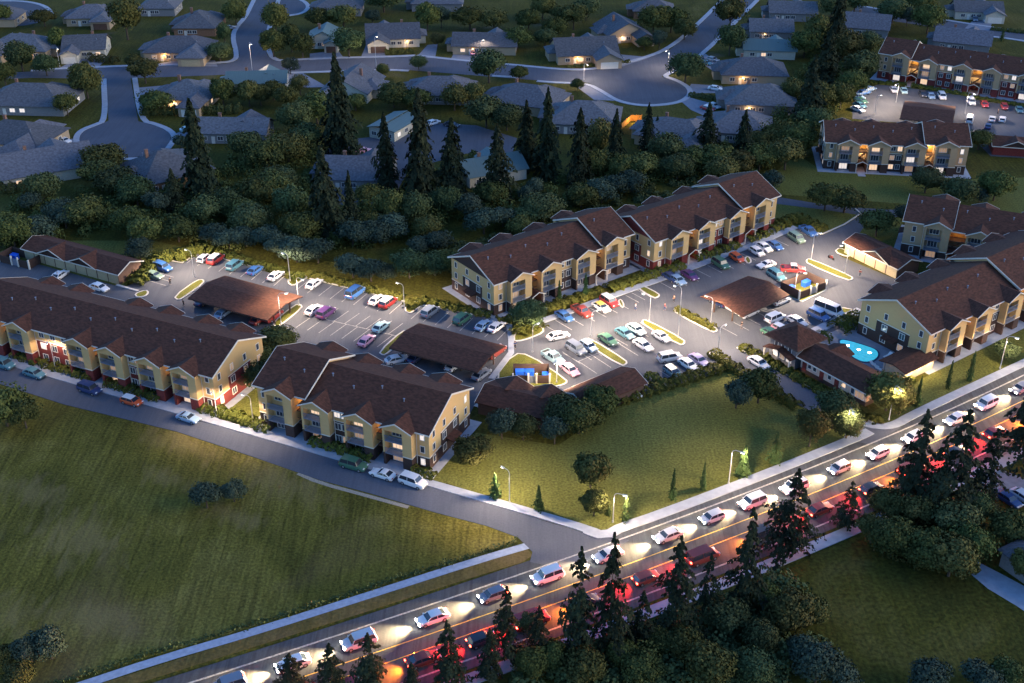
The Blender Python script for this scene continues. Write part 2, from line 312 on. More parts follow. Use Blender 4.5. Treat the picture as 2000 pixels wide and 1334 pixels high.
# yard paving round the commercial building and driveways
poly('yard', [(640, 290), (700, 270), (800, 262), (850, 240), (930, 245), (1010, 270), (1000, 300), (910, 300), (800, 330), (760, 400), (640, 400), (630, 340)], 0, .026, ASPH2)
DW = [(1165, 150), (1215, 135)]
for q in ([(285, 128), (345, 118), (420, 118), (425, 130)], [(110, 136), (150, 115), (215, 110), (190, 133)], [(605, 105), (660, 98), (672, 114), (605, 118)], [(705, 112), (715, 88), (755, 88), (752, 113)], [(815, 110), (835, 88), (855, 86), (850, 112)], [(880, 116), (890, 98), (950, 100), (945, 124)], [(1215, 130), (1165, 118), (1195, 105), (1270, 112)], [(1345, 172), (1350, 164), (1410, 168), (1420, 182), (1350, 182)], [(1330, 198), (1345, 190), (1400, 205), (1380, 228), (1350, 215)], [(1362, 118), (1378, 105), (1405, 125), (1395, 140)], [(270, 188), (262, 172), (345, 165), (345, 180)], [(110, 275), (150, 270), (150, 290), (120, 285)], [(340, 262), (372, 250), (390, 268), (350, 280)], [(1145, 165), (1180, 185), (1200, 197), (1160, 195), (1120, 165)], [(1880, 60), (1905, 35), (1940, 38), (1930, 66)], [(470, 146), (590, 142), (640, 170), (450, 175)]):
    o = poly('driveway', q, 0, .042, mat('driveway_concrete', (.17, .19, .235), .85, .12, 1))
# kerbed islands
def island(px, hedge=None, sm=1):
    p = chaikin(gp(px), sm, True)
    if area(p) < 0: p = p[::-1]
    c = sum(p, Vector())/len(p)
    q = p+[p[0], p[1]]; inner = []
    for i in range(1, len(p)+1):
        t = (q[i+1]-q[i-1]); t.normalize(); inner.append(q[i]+Vector((-t.y, t.x, 0))*.34)
    poly('kerb', None, .0, .15, KERB, pts=p); poly('island', None, .0, .162, ISLE, pts=inner)
island([(338, 580), (348, 588), (362, 580), (400, 553), (398, 546), (384, 547)])
island([(530, 632), (540, 640), (552, 634), (592, 602), (588, 594), (574, 596)])
island([(738, 688), (748, 696), (760, 690), (800, 654), (798, 646), (785, 646)])
island([(1315, 602), (1325, 600), (1400, 640), (1402, 648), (1390, 650), (1318, 612)])
island([(1252, 627), (1262, 624), (1338, 664), (1338, 673), (1326, 675), (1256, 636)])
island([(1142, 663), (1152, 660), (1224, 704), (1226, 712), (1212, 716), (1146, 674)])
island([(1573, 508), (1582, 505), (1664, 540), (1667, 546), (1655, 549), (1576, 516)])
island([(1242, 562), (1256, 558), (1288, 574), (1289, 580), (1276, 584)])
island([(1205, 588), (1214, 584), (1221, 598), (1214, 603)])
island([(1452, 505), (1462, 500), (1470, 512), (1460, 517)])
island([(1632, 608), (1640, 600), (1672, 606), (1678, 614), (1664, 618)])
island([(1628, 492), (1640, 483), (1665, 497), (1655, 503)])
island([(560, 552), (572, 560), (592, 548), (604, 541), (590, 535), (566, 540)]); island([(788, 607), (800, 614), (812, 606), (828, 596), (815, 588), (795, 594)])
island([(1000, 665), (1010, 640), (1040, 632), (1062, 640), (1063, 650), (1035, 662), (1012, 668)])
island([(962, 742), (1002, 690), (1035, 693), (1108, 742), (1108, 750), (1086, 757), (1000, 757)], sm=1)
island([(1512, 566), (1545, 583), (1567, 590), (1615, 567), (1608, 558), (1560, 545)], sm=0)
island([(262, 574), (286, 566), (292, 572), (284, 580), (266, 582)])
island([(1258, 732), (1266, 728), (1305, 752), (1296, 758)]); island([(1382, 692), (1392, 686), (1432, 712), (1422, 722)])
ribbon('sidewalk', [(1000, 636), (1004, 662), (1004, 690), (965, 742)], -1.2, 0, .15, CONC, 0)
ribbon('sidewalk', [(1045, 638), (1110, 615), (1200, 582), (1300, 547), (1499, 473), (1560, 446)], 1.9, 0, .14, CONC, 0)
ribbon('sidewalk', [(1690, 610), (1640, 632), (1580, 662), (1530, 676)], -2.3, 0, .14, CONC, 0)
ribbon('kerb', [(322, 508), (357, 514), (387, 494), (499, 523), (556, 537)], .3, 0, .15, KERB, 0)
ribbon('kerb', [(604, 545), (700, 568), (790, 590)], .3, 0, .15, KERB, 0); ribbon('kerb', [(826, 597), (960, 621), (999, 636)], .3, 0, .15, KERB, 0)
ribbon('kerb', [(1560, 446), (1607, 458), (1650, 439), (1682, 418), (1672, 408)], .35, 0, .15, KERB, 0)
ribbon('kerb', [(1438, 680), (1507, 718), (1607, 773), (1672, 813), (1706, 828)], .35, 0, .15, KERB, 0)
ribbon('kerb', [(925, 794), (965, 760)], -.9, 0, .15, KERB, 0); ribbon('kerb', [(226, 558), (268, 570)], .6, 0, .15, KERB, 0)
# white bay lines: row along a kerb, running into the bays
LN = MB(); LZ = [.036]
def bays(p, q, n, v, back=False):
    a, c = G(*p), G(*q); d = G(p[0]+v[0], p[1]+v[1])-a
    for i in range(n+1):
        s = a.lerp(c, i/n); t = s+d; t0 = (t-s).normalized(); nn = Vector((-t0.y, t0.x, 0))*.07
        z = LZ[0]; LN.face([(*(s-nn).xy, z), (*(t-nn).xy, z), (*(t+nn).xy, z), (*(s+nn).xy, z)])
    if back:
        t0 = (c-a).normalized(); nn = Vector((-t0.y, t0.x, 0))*.07; z = LZ[0]+.004
        LN.face([(*(a-nn).xy, z), (*(c-nn).xy, z), (*(c+nn).xy, z), (*(a+nn).xy, z)])
bays((387, 497), (555, 540), 8, (-22, 17)); bays((606, 546), (786, 591), 8, (-28, 21)); bays((830, 599), (996, 639), 7, (-27, 24))
bays((610, 618), (790, 660), 8, (-32, 22), True); bays((610, 618), (780, 658), 8, (30, -20))
bays((1062, 634), (1195, 586), 6, (32, 19)); bays((1222, 577), (1245, 567), 2, (26, 14)); bays((1290, 552), (1448, 495), 7, (28, 15)); bays((1470, 486), (1555, 450), 4, (27, 13))
bays((1098, 687), (1140, 672), 2, (36, 24)); bays((1130, 706), (1210, 672), 3, (36, 24), True); bays((1100, 690), (1180, 655), 3, (32, 18))
bays((1190, 655), (1250, 630), 3, (36, 20)); bays((1240, 742), (1262, 734), 1, (22, 18)); bays((1290, 725), (1385, 692), 4, (32, 20)); bays((1540, 655), (1630, 612), 4, (-28, -14))
bays((290, 548), (306, 532), 2, (34, 10)); bays((1410, 640), (1500, 600), 4, (30, 16))
o = LN.build('bay_lines', PAINT); o['kind'] = 'structure'

# ---------------------------------------------------------------- vegetation
def leafmesh(name, C, N, size, m, extra=None, aspect=1.0):
    """C centres (n,3), N normals (n,3): one small tilted quad per leaf tuft"""
    n = len(C); rng = np.random.default_rng(len(C)+3)
    N = N/np.maximum(np.linalg.norm(N, axis=1, keepdims=True), 1e-6)
    r = rng.normal(size=(n, 3)); U = np.cross(N, r); U /= np.maximum(np.linalg.norm(U, axis=1, keepdims=True), 1e-6); V = np.cross(N, U)
    s = (size*rng.uniform(.6, 1.4, n))[:, None] if np.isscalar(size) else (size*rng.uniform(.7, 1.3, n))[:, None]
    P = np.stack([C-U*s-V*s*aspect*.5, C+U*s*.6-V*s*aspect, C+U*s+V*s*aspect*.5, C-U*s*.6+V*s*aspect], 1).reshape(-1, 3)
    me = bpy.data.meshes.new(name); vs = P.tolist(); fs = np.arange(4*n).reshape(-1, 4).tolist()
    mi = [0]*n
    if extra:
        o = len(vs); vs += extra.v; fs += [tuple(o+k for k in f) for f in extra.f]; mi += extra.m
    me.from_pydata(vs, [], fs); me.materials.append(m); me.update(); return me
def foliage(name, c1, c2, var=.3):
    m = mat(name, c1, .9, var, 3.5, 0, col2=c2, objvar=var, spec=.15, detail=6, coord='Object'); return m
FD = [foliage('foliage_dark_green', (.040, .052, .014), (.100, .112, .032)), foliage('foliage_olive', (.042, .048, .013), (.104, .104, .032)), foliage('foliage_deep_green', (.034, .050, .018), (.082, .102, .040))]
FB = foliage('foliage_blue_green', (.028, .048, .034), (.066, .092, .058)); FC = foliage('needles_dark', (.010, .017, .010), (.028, .038, .018), .25)
FN = foliage('needles_green', (.03, .06, .02), (.065, .10, .03)); FH = foliage('hedge_green', (.050, .058, .010), (.11, .115, .022), .2)
BARK = mat('bark', (.07, .055, .04), .9, .3, 6)
def deciduous(seed, ncl=20, per=190, flat=.95):
    rng = np.random.default_rng(seed); C = []; N = []
    for i in range(ncl):
        while True:
            d = rng.normal(size=3); d /= np.linalg.norm(d)
            if d[2] > -.55: break
        rr = rng.uniform(.18, .34); c = d*np.array([.5-rr*.72, .5-rr*.72, .42-rr*.5])*rng.uniform(.55, 1.08); cr = rr*rng.uniform(.45, 1.05)
        p = rng.normal(size=(per, 3)); p /= np.linalg.norm(p, axis=1, keepdims=True); p[:, 2] *= .9
        C.append(c+p*cr*rng.uniform(.62, 1.18, (per, 1))*np.array([1, 1, .85])); N.append(p*.9+rng.normal(size=(per, 3))*.45+d*.3)
    C = np.concatenate(C); N = np.concatenate(N); C[:, 2] += .56; k = C[:, 2] > .12
    return C[k], N[k]
def decid_trunk():
    b = MB(); b.tube((0, 0, 0), (0, 0, .3), .028, .02); rnd = random.Random(2)
    for k in range(6):
        a = k*1.05+rnd.random(); b.tube((0, 0, .2+.02*k), (.24*math.cos(a), .24*math.sin(a), .5+.05*rnd.random()), .013, .004, 5)
    b.tube((0, 0, .3), (.02, 0, .75), .02, .005, 6); return b.mesh('trunk', BARK)
def conifer(seed, levels=24, spread=.5, bare=.10, gappy=.35, leafs=11):
    rng = np.random.default_rng(seed); C = []; N = []; ph = rng.uniform(0, 6.28, 4)
    for i in range(levels):
        t = i/(levels-1); z = bare+(1-bare)*(t**.92)*.985; L0 = spread*(1-t)**.8*(.75+.25*math.sin(min(1, t*5)*1.5))*rng.uniform(.74, 1.14)+.02
        nb = int(8-3*t); a0 = rng.uniform(0, 6.28)
        for k in range(nb):
            if rng.random() < gappy*.35: continue
            a = a0+6.283*k/nb+rng.normal()*.25; L = L0*rng.uniform(.55, 1.15)*(1+.22*math.sin(2*a+ph[0]+3*t)+.14*math.sin(3*a+ph[1]-5*t)); d = np.array([math.cos(a), math.sin(a), 0]); sd = np.array([-d[1], d[0], 0])
            m = int(leafs*(.5+L/spread))
            s = rng.uniform(.12, 1.0, m)**.8
            w = (1-s*.55)*L*.34
            P = d*(s*L)[:, None]+sd*(rng.uniform(-1, 1, m)*w)[:, None]; P[:, 2] += z-s**1.6*L*.30+rng.normal(size=m)*.006
            C.append(P); N.append(np.array([0, 0, 1.0])+d*.55+rng.normal(size=(m, 3))*.38)
    return np.concatenate(C), np.concatenate(N)
def conif_trunk(r=.012):
    b = MB(); b.tube((0, 0, 0), (0, 0, .97), r, .002, 7); return b.mesh('trunk', BARK)
T = {}
tr_d = decid_trunk(); tr_c = conif_trunk()
def kind_of(key, meshes, trunk, name, cat): T[key] = (meshes, trunk, name, cat)
dm = []
for i in range(4):
    C, N = deciduous(10+i, 30+4*i, 260)
    for m in (FD[i % 3], FD[(i+1) % 3]): dm.append(leafmesh('crown', C, N, .022, m))
kind_of('D', dm, tr_d, 'broadleaf_tree', 'tree')
bmsh = []
for i in range(3):
    C, N = deciduous(40+i, 20, 260); bmsh.append(leafmesh('crown', C, N, .023, FB))
kind_of('B', bmsh, tr_d, 'bushy_tree', 'tree')
kind_of('C', [leafmesh('crown', *conifer(60+i, 34+i, .5, .07, .3, 26), .025, FC, aspect=.8) for i in range(4)], tr_c, 'conifer_tree', 'tree')
kind_of('P', [leafmesh('crown', *conifer(80+i, 20, .5, .12, 1.4, 52), .019, FC, aspect=.9) for i in range(3)], tr_c, 'pine_tree', 'tree')
kind_of('N', [leafmesh('crown', *conifer(70+i, 22, .42, .04, 0, 14), .032, FN, aspect=.8) for i in range(2)], tr_c, 'young_conifer', 'tree')
KD = {'D': 'round broadleaf tree', 'B': 'blue-green bushy tree', 'C': 'tall dark conifer', 'P': 'ragged dark pine', 'N': 'slim young conifer'}
GRP = {'D': 'broadleaf trees round the estate', 'B': 'blue-green bushy trees', 'C': 'dark conifers', 'P': 'ragged pines by the highway', 'N': 'young conifers on the lawns'}
TREES = '''D8,50,40,45 D88,52,45,32 D250,78,62,82 D45,140,58,60 D92,148,44,42 D12,168,40,48 D118,105,30,55 D172,192,58,75 D133,226,42,50 D265,136,32,34 D285,163,55,48 D440,88,26,44 D430,119,45,32 D462,50,42,52 D437,207,48,58 D488,208,42,54 D305,222,60,40 C395,390,75,170 D205,345,64,66 D480,312,52,58 B355,292,30,20
D540,66,48,62 D535,112,48,58 D570,102,34,58 D592,114,46,52 D625,60,44,48 D672,62,52,52 D682,112,58,58 D750,24,60,36 B728,47,28,28 D835,60,44,58 B862,55,34,44 D918,58,60,48 D965,60,52,44 D855,92,28,28 D955,162,66,64 D818,136,32,28 D748,151,24,28 B568,145,32,34 D510,206,38,44 D535,196,42,42 D560,212,46,48 D587,186,36,40 C667,300,72,168 D580,260,50,64 D620,242,56,64 D695,216,42,34 D770,210,62,50 D812,216,56,48 D888,216,52,58 D925,212,42,52 D950,250,56,62 D990,255,52,54 C825,392,72,188 C757,378,50,138 C885,388,60,138 C972,392,60,132 D525,335,60,72 D565,325,60,66 D600,300,50,60 D545,382,60,60
D1010,97,52,44 D1032,62,46,46 D1060,38,46,46 D1082,76,46,46 D1096,46,38,38 D1120,58,50,50 D1145,40,50,42 D1065,90,42,34 D1275,68,56,58 D1310,64,56,52 D1336,78,42,44 D1258,98,30,28 B1287,98,30,40 D1425,58,56,62 D1424,108,50,62 D1338,162,62,60 D1128,176,25,22 D1015,156,34,16 C1028,332,45,118 C1068,348,56,152 C1130,358,52,128 D1172,312,46,82 C1200,332,36,104 C1263,298,32,84 C1282,272,20,40 C1378,302,46,88 C1447,322,46,94 D1160,347,42,62 D1210,352,48,58 D1255,352,52,54 D1300,322,56,62 D1322,352,52,54 D1352,337,52,52 D1400,337,56,58 D1440,342,52,52 D1482,332,56,58 D1490,300,52,52 D1410,357,52,42
D1622,38,50,50 D1668,24,50,32 C1628,112,46,125 C1610,172,60,95 C1577,242,62,115 D1570,112,56,58 D1592,86,52,62 D1650,132,62,72 D1680,162,60,62 D1692,112,46,52 D1662,187,52,52 D1640,210,50,52 D1602,218,50,62 D1556,302,56,72 D1520,292,56,62 D1532,332,56,62 D1588,262,50,52 D1742,46,60,50 D1810,66,56,58 D1795,30,56,42 N1956,80,14,20 D1910,292,40,42 B1770,52,32,40 D1545,205,44,52
D88,396,52,62 B63,413,36,40 D30,482,64,66 B85,470,52,42 B120,436,52,46 B130,446,46,46 D170,442,60,62 D200,372,60,62 D235,387,60,62 D270,402,56,62 D255,457,52,56 D287,477,56,60 B275,508,44,44 D350,472,56,54 B310,422,42,52 C345,412,40,74 D405,442,52,62 D447,428,52,62 D480,442,50,56 B420,476,44,32 B450,488,46,36 B482,482,42,36
D510,402,56,62 D540,392,52,62 D570,432,56,72 D492,457,60,62 D592,472,60,62 C640,462,76,158 C688,454,38,108 D720,402,42,48 D722,457,44,48 D762,442,46,78 D812,442,50,70 D875,422,48,62 B915,427,52,52 D960,402,52,52 D850,387,46,50 B690,482,56,36 B730,478,52,38 B767,468,52,38 B600,506,44,34 B545,502,52,36 B580,512,52,38 B622,514,52,42 B520,482,44,40 B690,542,52,36 B725,550,48,30 B752,547,34,28 D800,543,56,48 D850,538,48,48 D882,534,50,52 B855,492,46,36 B820,498,40,34 B945,457,56,38 B982,442,42,32 D835,470,44,50
D1030,442,42,40 D1060,434,62,48 D1018,462,42,38 D1135,406,52,48 B1175,396,50,44 B1202,382,44,38 B1232,377,48,36 B1027,393,26,34 B1046,387,30,44 D1033,642,52,62 N1092,590,18,40 N1143,580,18,44
B1507,372,36,42 D1610,412,52,62 D1648,416,56,56 D1710,462,54,54 D1806,377,52,46 D1870,397,52,52 D1940,392,52,62 B1912,396,32,26 B1760,432,30,34
D15,832,72,88 D52,836,52,72 B405,992,62,54 B458,980,46,48 D515,762,52,62 D545,692,60,52 D528,722,48,50 D920,907,72,62 B980,857,48,68 N967,973,30,50 D1022,860,48,52 B1083,867,44,60 D1100,832,62,62 D1130,847,66,72 D1170,817,60,72 D1153,952,70,80 D1160,1007,52,62 N1052,998,30,52 N1222,1016,26,52 N1187,1006,18,30 N1313,975,22,62 N1372,957,20,56 N1450,931,34,62 B1437,797,50,64 D1480,787,60,78 N1512,906,36,62
D1580,872,52,84 D1625,837,62,82 D1652,857,46,62 D1730,802,66,82 D1747,808,34,44 D1766,802,28,52 N1790,792,22,56 N1850,759,18,54 N1893,743,20,56 D1962,702,38,32
P1775,985,82,185 P1850,1005,100,205 P1998,905,100,205 P1535,1090,84,180 P1650,1032,46,96 D1735,1010,72,64 D1790,1030,66,70 D1862,1055,86,86 D1900,1020,60,70
P1128,1280,70,228 P1188,1276,74,252 P1314,1240,80,206 P1378,1202,46,132 P1446,1200,76,220 P990,1290,62,158
P1815,1015,60,165 P1915,985,64,150 P1052,1290,50,118 P1250,1262,54,120 P573,1350,60,84 P652,1354,60,110 P726,1350,64,128 P877,1335,64,138 P806,1344,32,58 P958,1332,56,118
D1040,1322,62,72 D1075,1308,62,70 D1140,1335,82,82 D1252,1325,82,74 D1335,1285,72,72 D1382,1335,90,92 D1422,1235,82,74 D1482,1278,62,84 D1290,1275,60,54 D1212,1300,60,60 D1540,1235,84,100 D1500,1195,62,62 D1582,1220,62,72 B1592,1332,90,92 B1562,1292,60,60 B1640,1338,70,60
D1740,1085,84,84 D1802,1105,90,84 D1852,1125,100,90 D1884,1095,84,88 D1965,1065,80,84 D1700,1060,60,60 B1812,1348,82,44 B1912,1350,80,44 D1965,1340,70,50 D1995,1130,60,70
B62,1292,64,62 B102,1287,62,72 D18,1300,50,50 D40,1340,60,44 D1035,1240,44,50 D1470,1330,80,70'''
rt = random.Random(11); tcount = 0
for tok in TREES.split():
    k = tok[0]; x, y, wp, hp = map(float, tok[1:].split(',')); p = G(x, y)
    ms, trk, nm, cat = T[k]
    s = S(y); w = wp/s*((1.16 if y < 240 else 1.38 if y < 900 else 1.14) if k in 'DB' else 1.6 if k == 'P' else 1.42 if k == 'C' else 1.15); h = hp/(s*(.93 if k in 'DB' else .84))
    if k in 'DB': h = max(h*.95, w*.72)
    t = thing(nm, KD[k], cat, p, rt.uniform(0, 6.28), GRP[k]); t['px'] = x; t['py'] = y
    t.scale = (w, w, h)
    mi = tcount % len(ms); tcount += 1
    link('trunk', trk, t); link('crown', ms[mi], t)

def hedge(px, wd, h, label, m=FH, dens=46, sm=0, name='hedge'):
    wd *= 1.2
    p = chaikin(gp(px), sm) if sm else gp(px); C = []; N = []; rng = np.random.default_rng(int(px[0][0]*7+px[0][1])+5); core = MB()
    for a, c in zip(p, p[1:]):
        d = (c-a); L = d.length; d.normalize(); n = Vector((-d.y, d.x, 0)); k = int(L*dens*(wd+2*h)*.55)
        s = rng.uniform(0, L, k); th = rng.uniform(0, math.pi, k)
        bump = 1+.22*np.sin(s*2.3+rng.uniform(0, 6))+.14*np.sin(s*5.1)+rng.normal(size=k)*.07
        cx = np.cos(th)*wd/2*bump; cz = np.sin(th)**.7*h*bump
        P = np.array(a)[None]+np.outer(s, d)+np.outer(cx, n); P[:, 2] = cz+.02; C.append(P)
        N.append(np.outer(np.cos(th), n)+np.outer(np.sin(th), (0, 0, 1))+rng.normal(size=(k, 3))*.4)
    o = link(name, leafmesh(name, np.concatenate(C), np.concatenate(N), .17, m)); tag(o, label, 'hedge', 'low clipped hedges'); return o
hedge([(30, 694), (184, 741)], 2.2, 1.0, 'long yellow-green hedge before the red brick windows of the long block')
hedge([(212, 750), (316, 781)], 2.2, 1.0, 'shorter hedge between the long block and the red car')
hedge([(392, 796), (460, 816), (530, 842)], 2.4, 1.0, 'lamp-lit hedge in the gap between the two street-front blocks')
hedge([(608, 862), (732, 898)], 2.2, 1.0, 'hedge before the middle of the brown-based front block')
hedge([(806, 920), (850, 934)], 2.0, .9, 'short hedge at the lawn end of the brown-based front block')
hedge([(262, 560), (275, 545), (318, 503), (350, 508), (384, 488), (420, 494)], 3.2, 1.5, 'thick hedge wrapping the end of the upper car park', sm=1)
hedge([(420, 492), (500, 518), (560, 533)], 2.0, .9, 'low hedge behind the first top row of parked cars')
hedge([(568, 550), (592, 538)], 2.2, 1.2, 'bushy planting on the first kerbed spur of the upper car park')
hedge([(600, 536), (700, 562), (790, 584)], 2.0, .9, 'low hedge behind the blue van and white cars')
hedge([(796, 606), (818, 590)], 2.2, 1.2, 'bushy planting on the second kerbed spur of the upper car park')
hedge([(822, 588), (900, 606), (962, 618)], 2.0, .9, 'low hedge behind the dark grey off-roader')
hedge([(970, 630), (1004, 626)], 2.0, 1.0, 'small hedge at the foot of the brown gable wall')
hedge([(1015, 660), (1018, 642), (1045, 640), (1052, 646)], 3.0, 1.5, 'overgrown hedge on the triangular island')
hedge([(1062, 606), (1172, 572)], 2.6, 1.1, 'hedge before the lower half of the upper terrace')
hedge([(1187, 568), (1260, 543), (1335, 520)], 2.6, 1.1, 'hedge across the gap between the two upper terraces')
hedge([(1352, 507), (1440, 480)], 2.6, 1.1, 'hedge before the red brick bays of the upper terrace')
hedge([(1456, 472), (1502, 455)], 2.4, 1.1, 'last hedge before the orange-lit stair of the upper terrace')
hedge([(1502, 452), (1555, 428), (1608, 452)], 2.8, 1.3, 'dark hedge at the top corner of the main car park')
hedge([(1322, 606), (1395, 644)], 1.5, .9, 'clipped hedge on the long island beside the square carport')
hedge([(1392, 692), (1425, 716), (1560, 800)], 2.2, 1.1, 'hedge along the lawn side of the entrance road')
hedge([(1205, 786), (1262, 768), (1330, 745), (1425, 716)], 2.4, 1.2, 'hedge between the big lawn and the lower parking row')
hedge([(1264, 734), (1298, 754)], 1.8, 1.0, 'stub hedge beside the grey-violet car')
hedge([(1448, 679), (1607, 768), (1668, 806)], 1.9, 1.0, 'hedge along the clubhouse side of the entrance road')
hedge([(1632, 648), (1662, 632), (1682, 622)], 3.6, 1.6, 'rounded hedge between the car park and the pool terrace')
hedge([(1604, 664), (1616, 660)], 2.6, 1.5, 'yellow-lit shrub at the back corner of the clubhouse')
hedge([(1672, 812), (1700, 822), (1722, 822)], 2.0, .9, 'low planting at the highway corner of the clubhouse')
hedge([(275, 224), (475, 220)], 2.6, 2.2, 'tall dark hedge between two back gardens', FD[1])
hedge([(752, 106), (808, 104)], 2.2, 1.4, 'front garden hedge beside the parked white car', FD[1])
hedge([(1108, 133), (1230, 122)], 1.2, .8, 'thin hedge before the house with the yellow-lit porch', FD[1])
hedge([(1700, 163), (1770, 166)], 1.8, .8, 'hedge before the first stair of the far terrace'); hedge([(1780, 168), (1895, 188)], 1.8, .8, 'hedge before the middle of the far terrace'); hedge([(1900, 192), (2020, 212)], 1.8, .8, 'hedge before the last bays of the far terrace')
hedge([(1345, 187), (1405, 195)], 2.0, 1.0, 'hedge between the white car and the red car by the turning circle', FD[2])
hedge([(0, 375), (60, 372)], 3, 2.0, 'dark hedge at the garden edge far left', FD[1]); hedge([(175, 118), (230, 124)], 2.6, 2.0, 'hedge beside the drive of the double garage house', FD[1])
hedge([(1735, 765), (1782, 742)], 2.0, 1.0, 'planting under the lit wall of the pool pavilion'); hedge([(1935, 58), (2030, 68)], 2, 1, 'hedge along the far top road', FD[1])
# ragged growth along the upper edge of the roadside path
rng = np.random.default_rng(4); C = []; pl = chaikin(gp([(-60, 1388), (150, 1322), (300, 1274), (499, 1219), (750, 1139), (925, 1085), (1010, 1057)]), 1)
for a, c in zip(pl, pl[1:]):
    n = int((c-a).length*26)
    for _ in range(n):
        q = a.lerp(c, rng.random()); cl = .5+.5*math.sin(q.x*1.7)+.4*math.sin(q.x*.63+1); C.append((q.x+rng.normal()*.25, q.y+rng.normal()*.35, abs(rng.normal())*.32*max(.15, cl)))
C = np.array(C); N = rng.normal(size=C.shape)+np.array([0, 0, .8]); o = link('undergrowth', leafmesh('undergrowth', C, N, .13, FD[2])); tag(o, 'ragged dark weeds along the upper edge of the roadside path', 'weeds', kind='stuff')

# the dense low growth under the belt of woods
def inpoly(x, y, P):
    r = False; j = len(P)-1
    for i in range(len(P)):
        if (P[i][1] > y) != (P[j][1] > y) and x < (P[j][0]-P[i][0])*(y-P[i][1])/(P[j][1]-P[i][1])+P[i][0]: r = not r
        j = i
    return r
def thicket(P, n, label, m, hmin=1.2, hmax=3.4, seed=1):
    rng = np.random.default_rng(seed); C = []; N = []; xs = [p[0] for p in P]; ys = [p[1] for p in P]; k = 0
    while k < n:
        x, y = rng.uniform(min(xs), max(xs)), rng.uniform(min(ys), max(ys))
        if not inpoly(x, y, P): continue
        k += 1; p = G(x, y); r = rng.uniform(1.2, 2.8); h = rng.uniform(hmin, hmax); q = rng.normal(size=(150, 3)); q /= np.linalg.norm(q, axis=1, keepdims=True); q[:, 2] = abs(q[:, 2])
        C.append(np.array([p.x, p.y, 0])+q*np.array([r, r, h])*rng.uniform(.7, 1.12, (150, 1))); N.append(q+rng.normal(size=(150, 3))*.5)
    o = link('undergrowth', leafmesh('undergrowth', np.concatenate(C), np.concatenate(N), .21, m)); tag(o, label, 'undergrowth', kind='stuff')
thicket([(0, 400), (150, 400), (200, 350), (360, 370), (480, 300), (560, 250), (625, 300), (625, 395), (760, 400), (810, 335), (905, 305), (1000, 300), (880, 340), (900, 400), (1130, 345), (1330, 320), (1400, 300), (1500, 270), (1540, 180), (1600, 60), (1650, 60), (1700, 130), (1640, 200), (1570, 300), (1520, 350), (1330, 350), (1180, 385), (1000, 425), (890, 440), (800, 470), (640, 490), (520, 490), (420, 480), (330, 455), (230, 440), (130, 470), (0, 480)], 620, 'dense dark understorey of the wood between houses and car park', FD[0], 1.5, 4.2, 3)
thicket([(820, 505), (1000, 445), (1140, 385), (1260, 360), (1400, 350), (1300, 385), (1060, 450), (900, 530)], 70, 'rough bushes on the bank behind the upper terrace', FD[2], 1, 2.4, 5)
thicket([(1010, 1300), (1160, 1270), (1400, 1190), (1530, 1130), (1600, 1180), (1600, 1300), (1560, 1345), (1000, 1345)], 120, 'dark thicket below the highway pines', FD[2], 1.2, 3.2, 6)
thicket([(1680, 1000), (1800, 960), (1890, 1000), (1890, 1100), (1760, 1110)], 22, 'dark thicket under the pines opposite the clubhouse', FD[0], 1.2, 3.2, 8)

# ---------------------------------------------------------------- windows
def win_meshes(w, h, mull=1):
    f = MB(); t = .10; y0, y1 = -.07, .03
    f.box((-w/2-t, y0, -h/2-t), (w/2+t, y1, -h/2)); f.box((-w/2-t, y0, h/2), (w/2+t, y1, h/2+t)); f.box((-w/2-t, y0, -h/2), (-w/2, y1, h/2)); f.box((w/2, y0, -h/2), (w/2+t, y1, h/2))
    for k in range(mull): xx = -w/2+w*(k+1)/(mull+1); f.box((xx-.035, -.055, -h/2), (xx+.035, -.01, h/2))
    fm = f.mesh('window', WFR); ps = []
    for m in [DGLASS]+LIT:
        p = MB(); p.box((-w/2, -.03, -h/2), (w/2, .015, h/2)); ps.append(p.mesh('pane', m))
    return fm, ps
WS = win_meshes(1.15, 1.25); WN = win_meshes(.75, 1.25, 0); WD = win_meshes(2.0, 1.7, 2); WH = win_meshes(1.5, 1.1)
rw = random.Random(5)
def window(parent, x, y, z, rz, kind=WS, lit=.22, name='window'):
    o = link(name, kind[0], parent, (x, y, z), rz); i = 0
    if rw.random() < lit: i = rw.choice([1, 2, 3, 3])
    link('pane', kind[1][i], o); return o

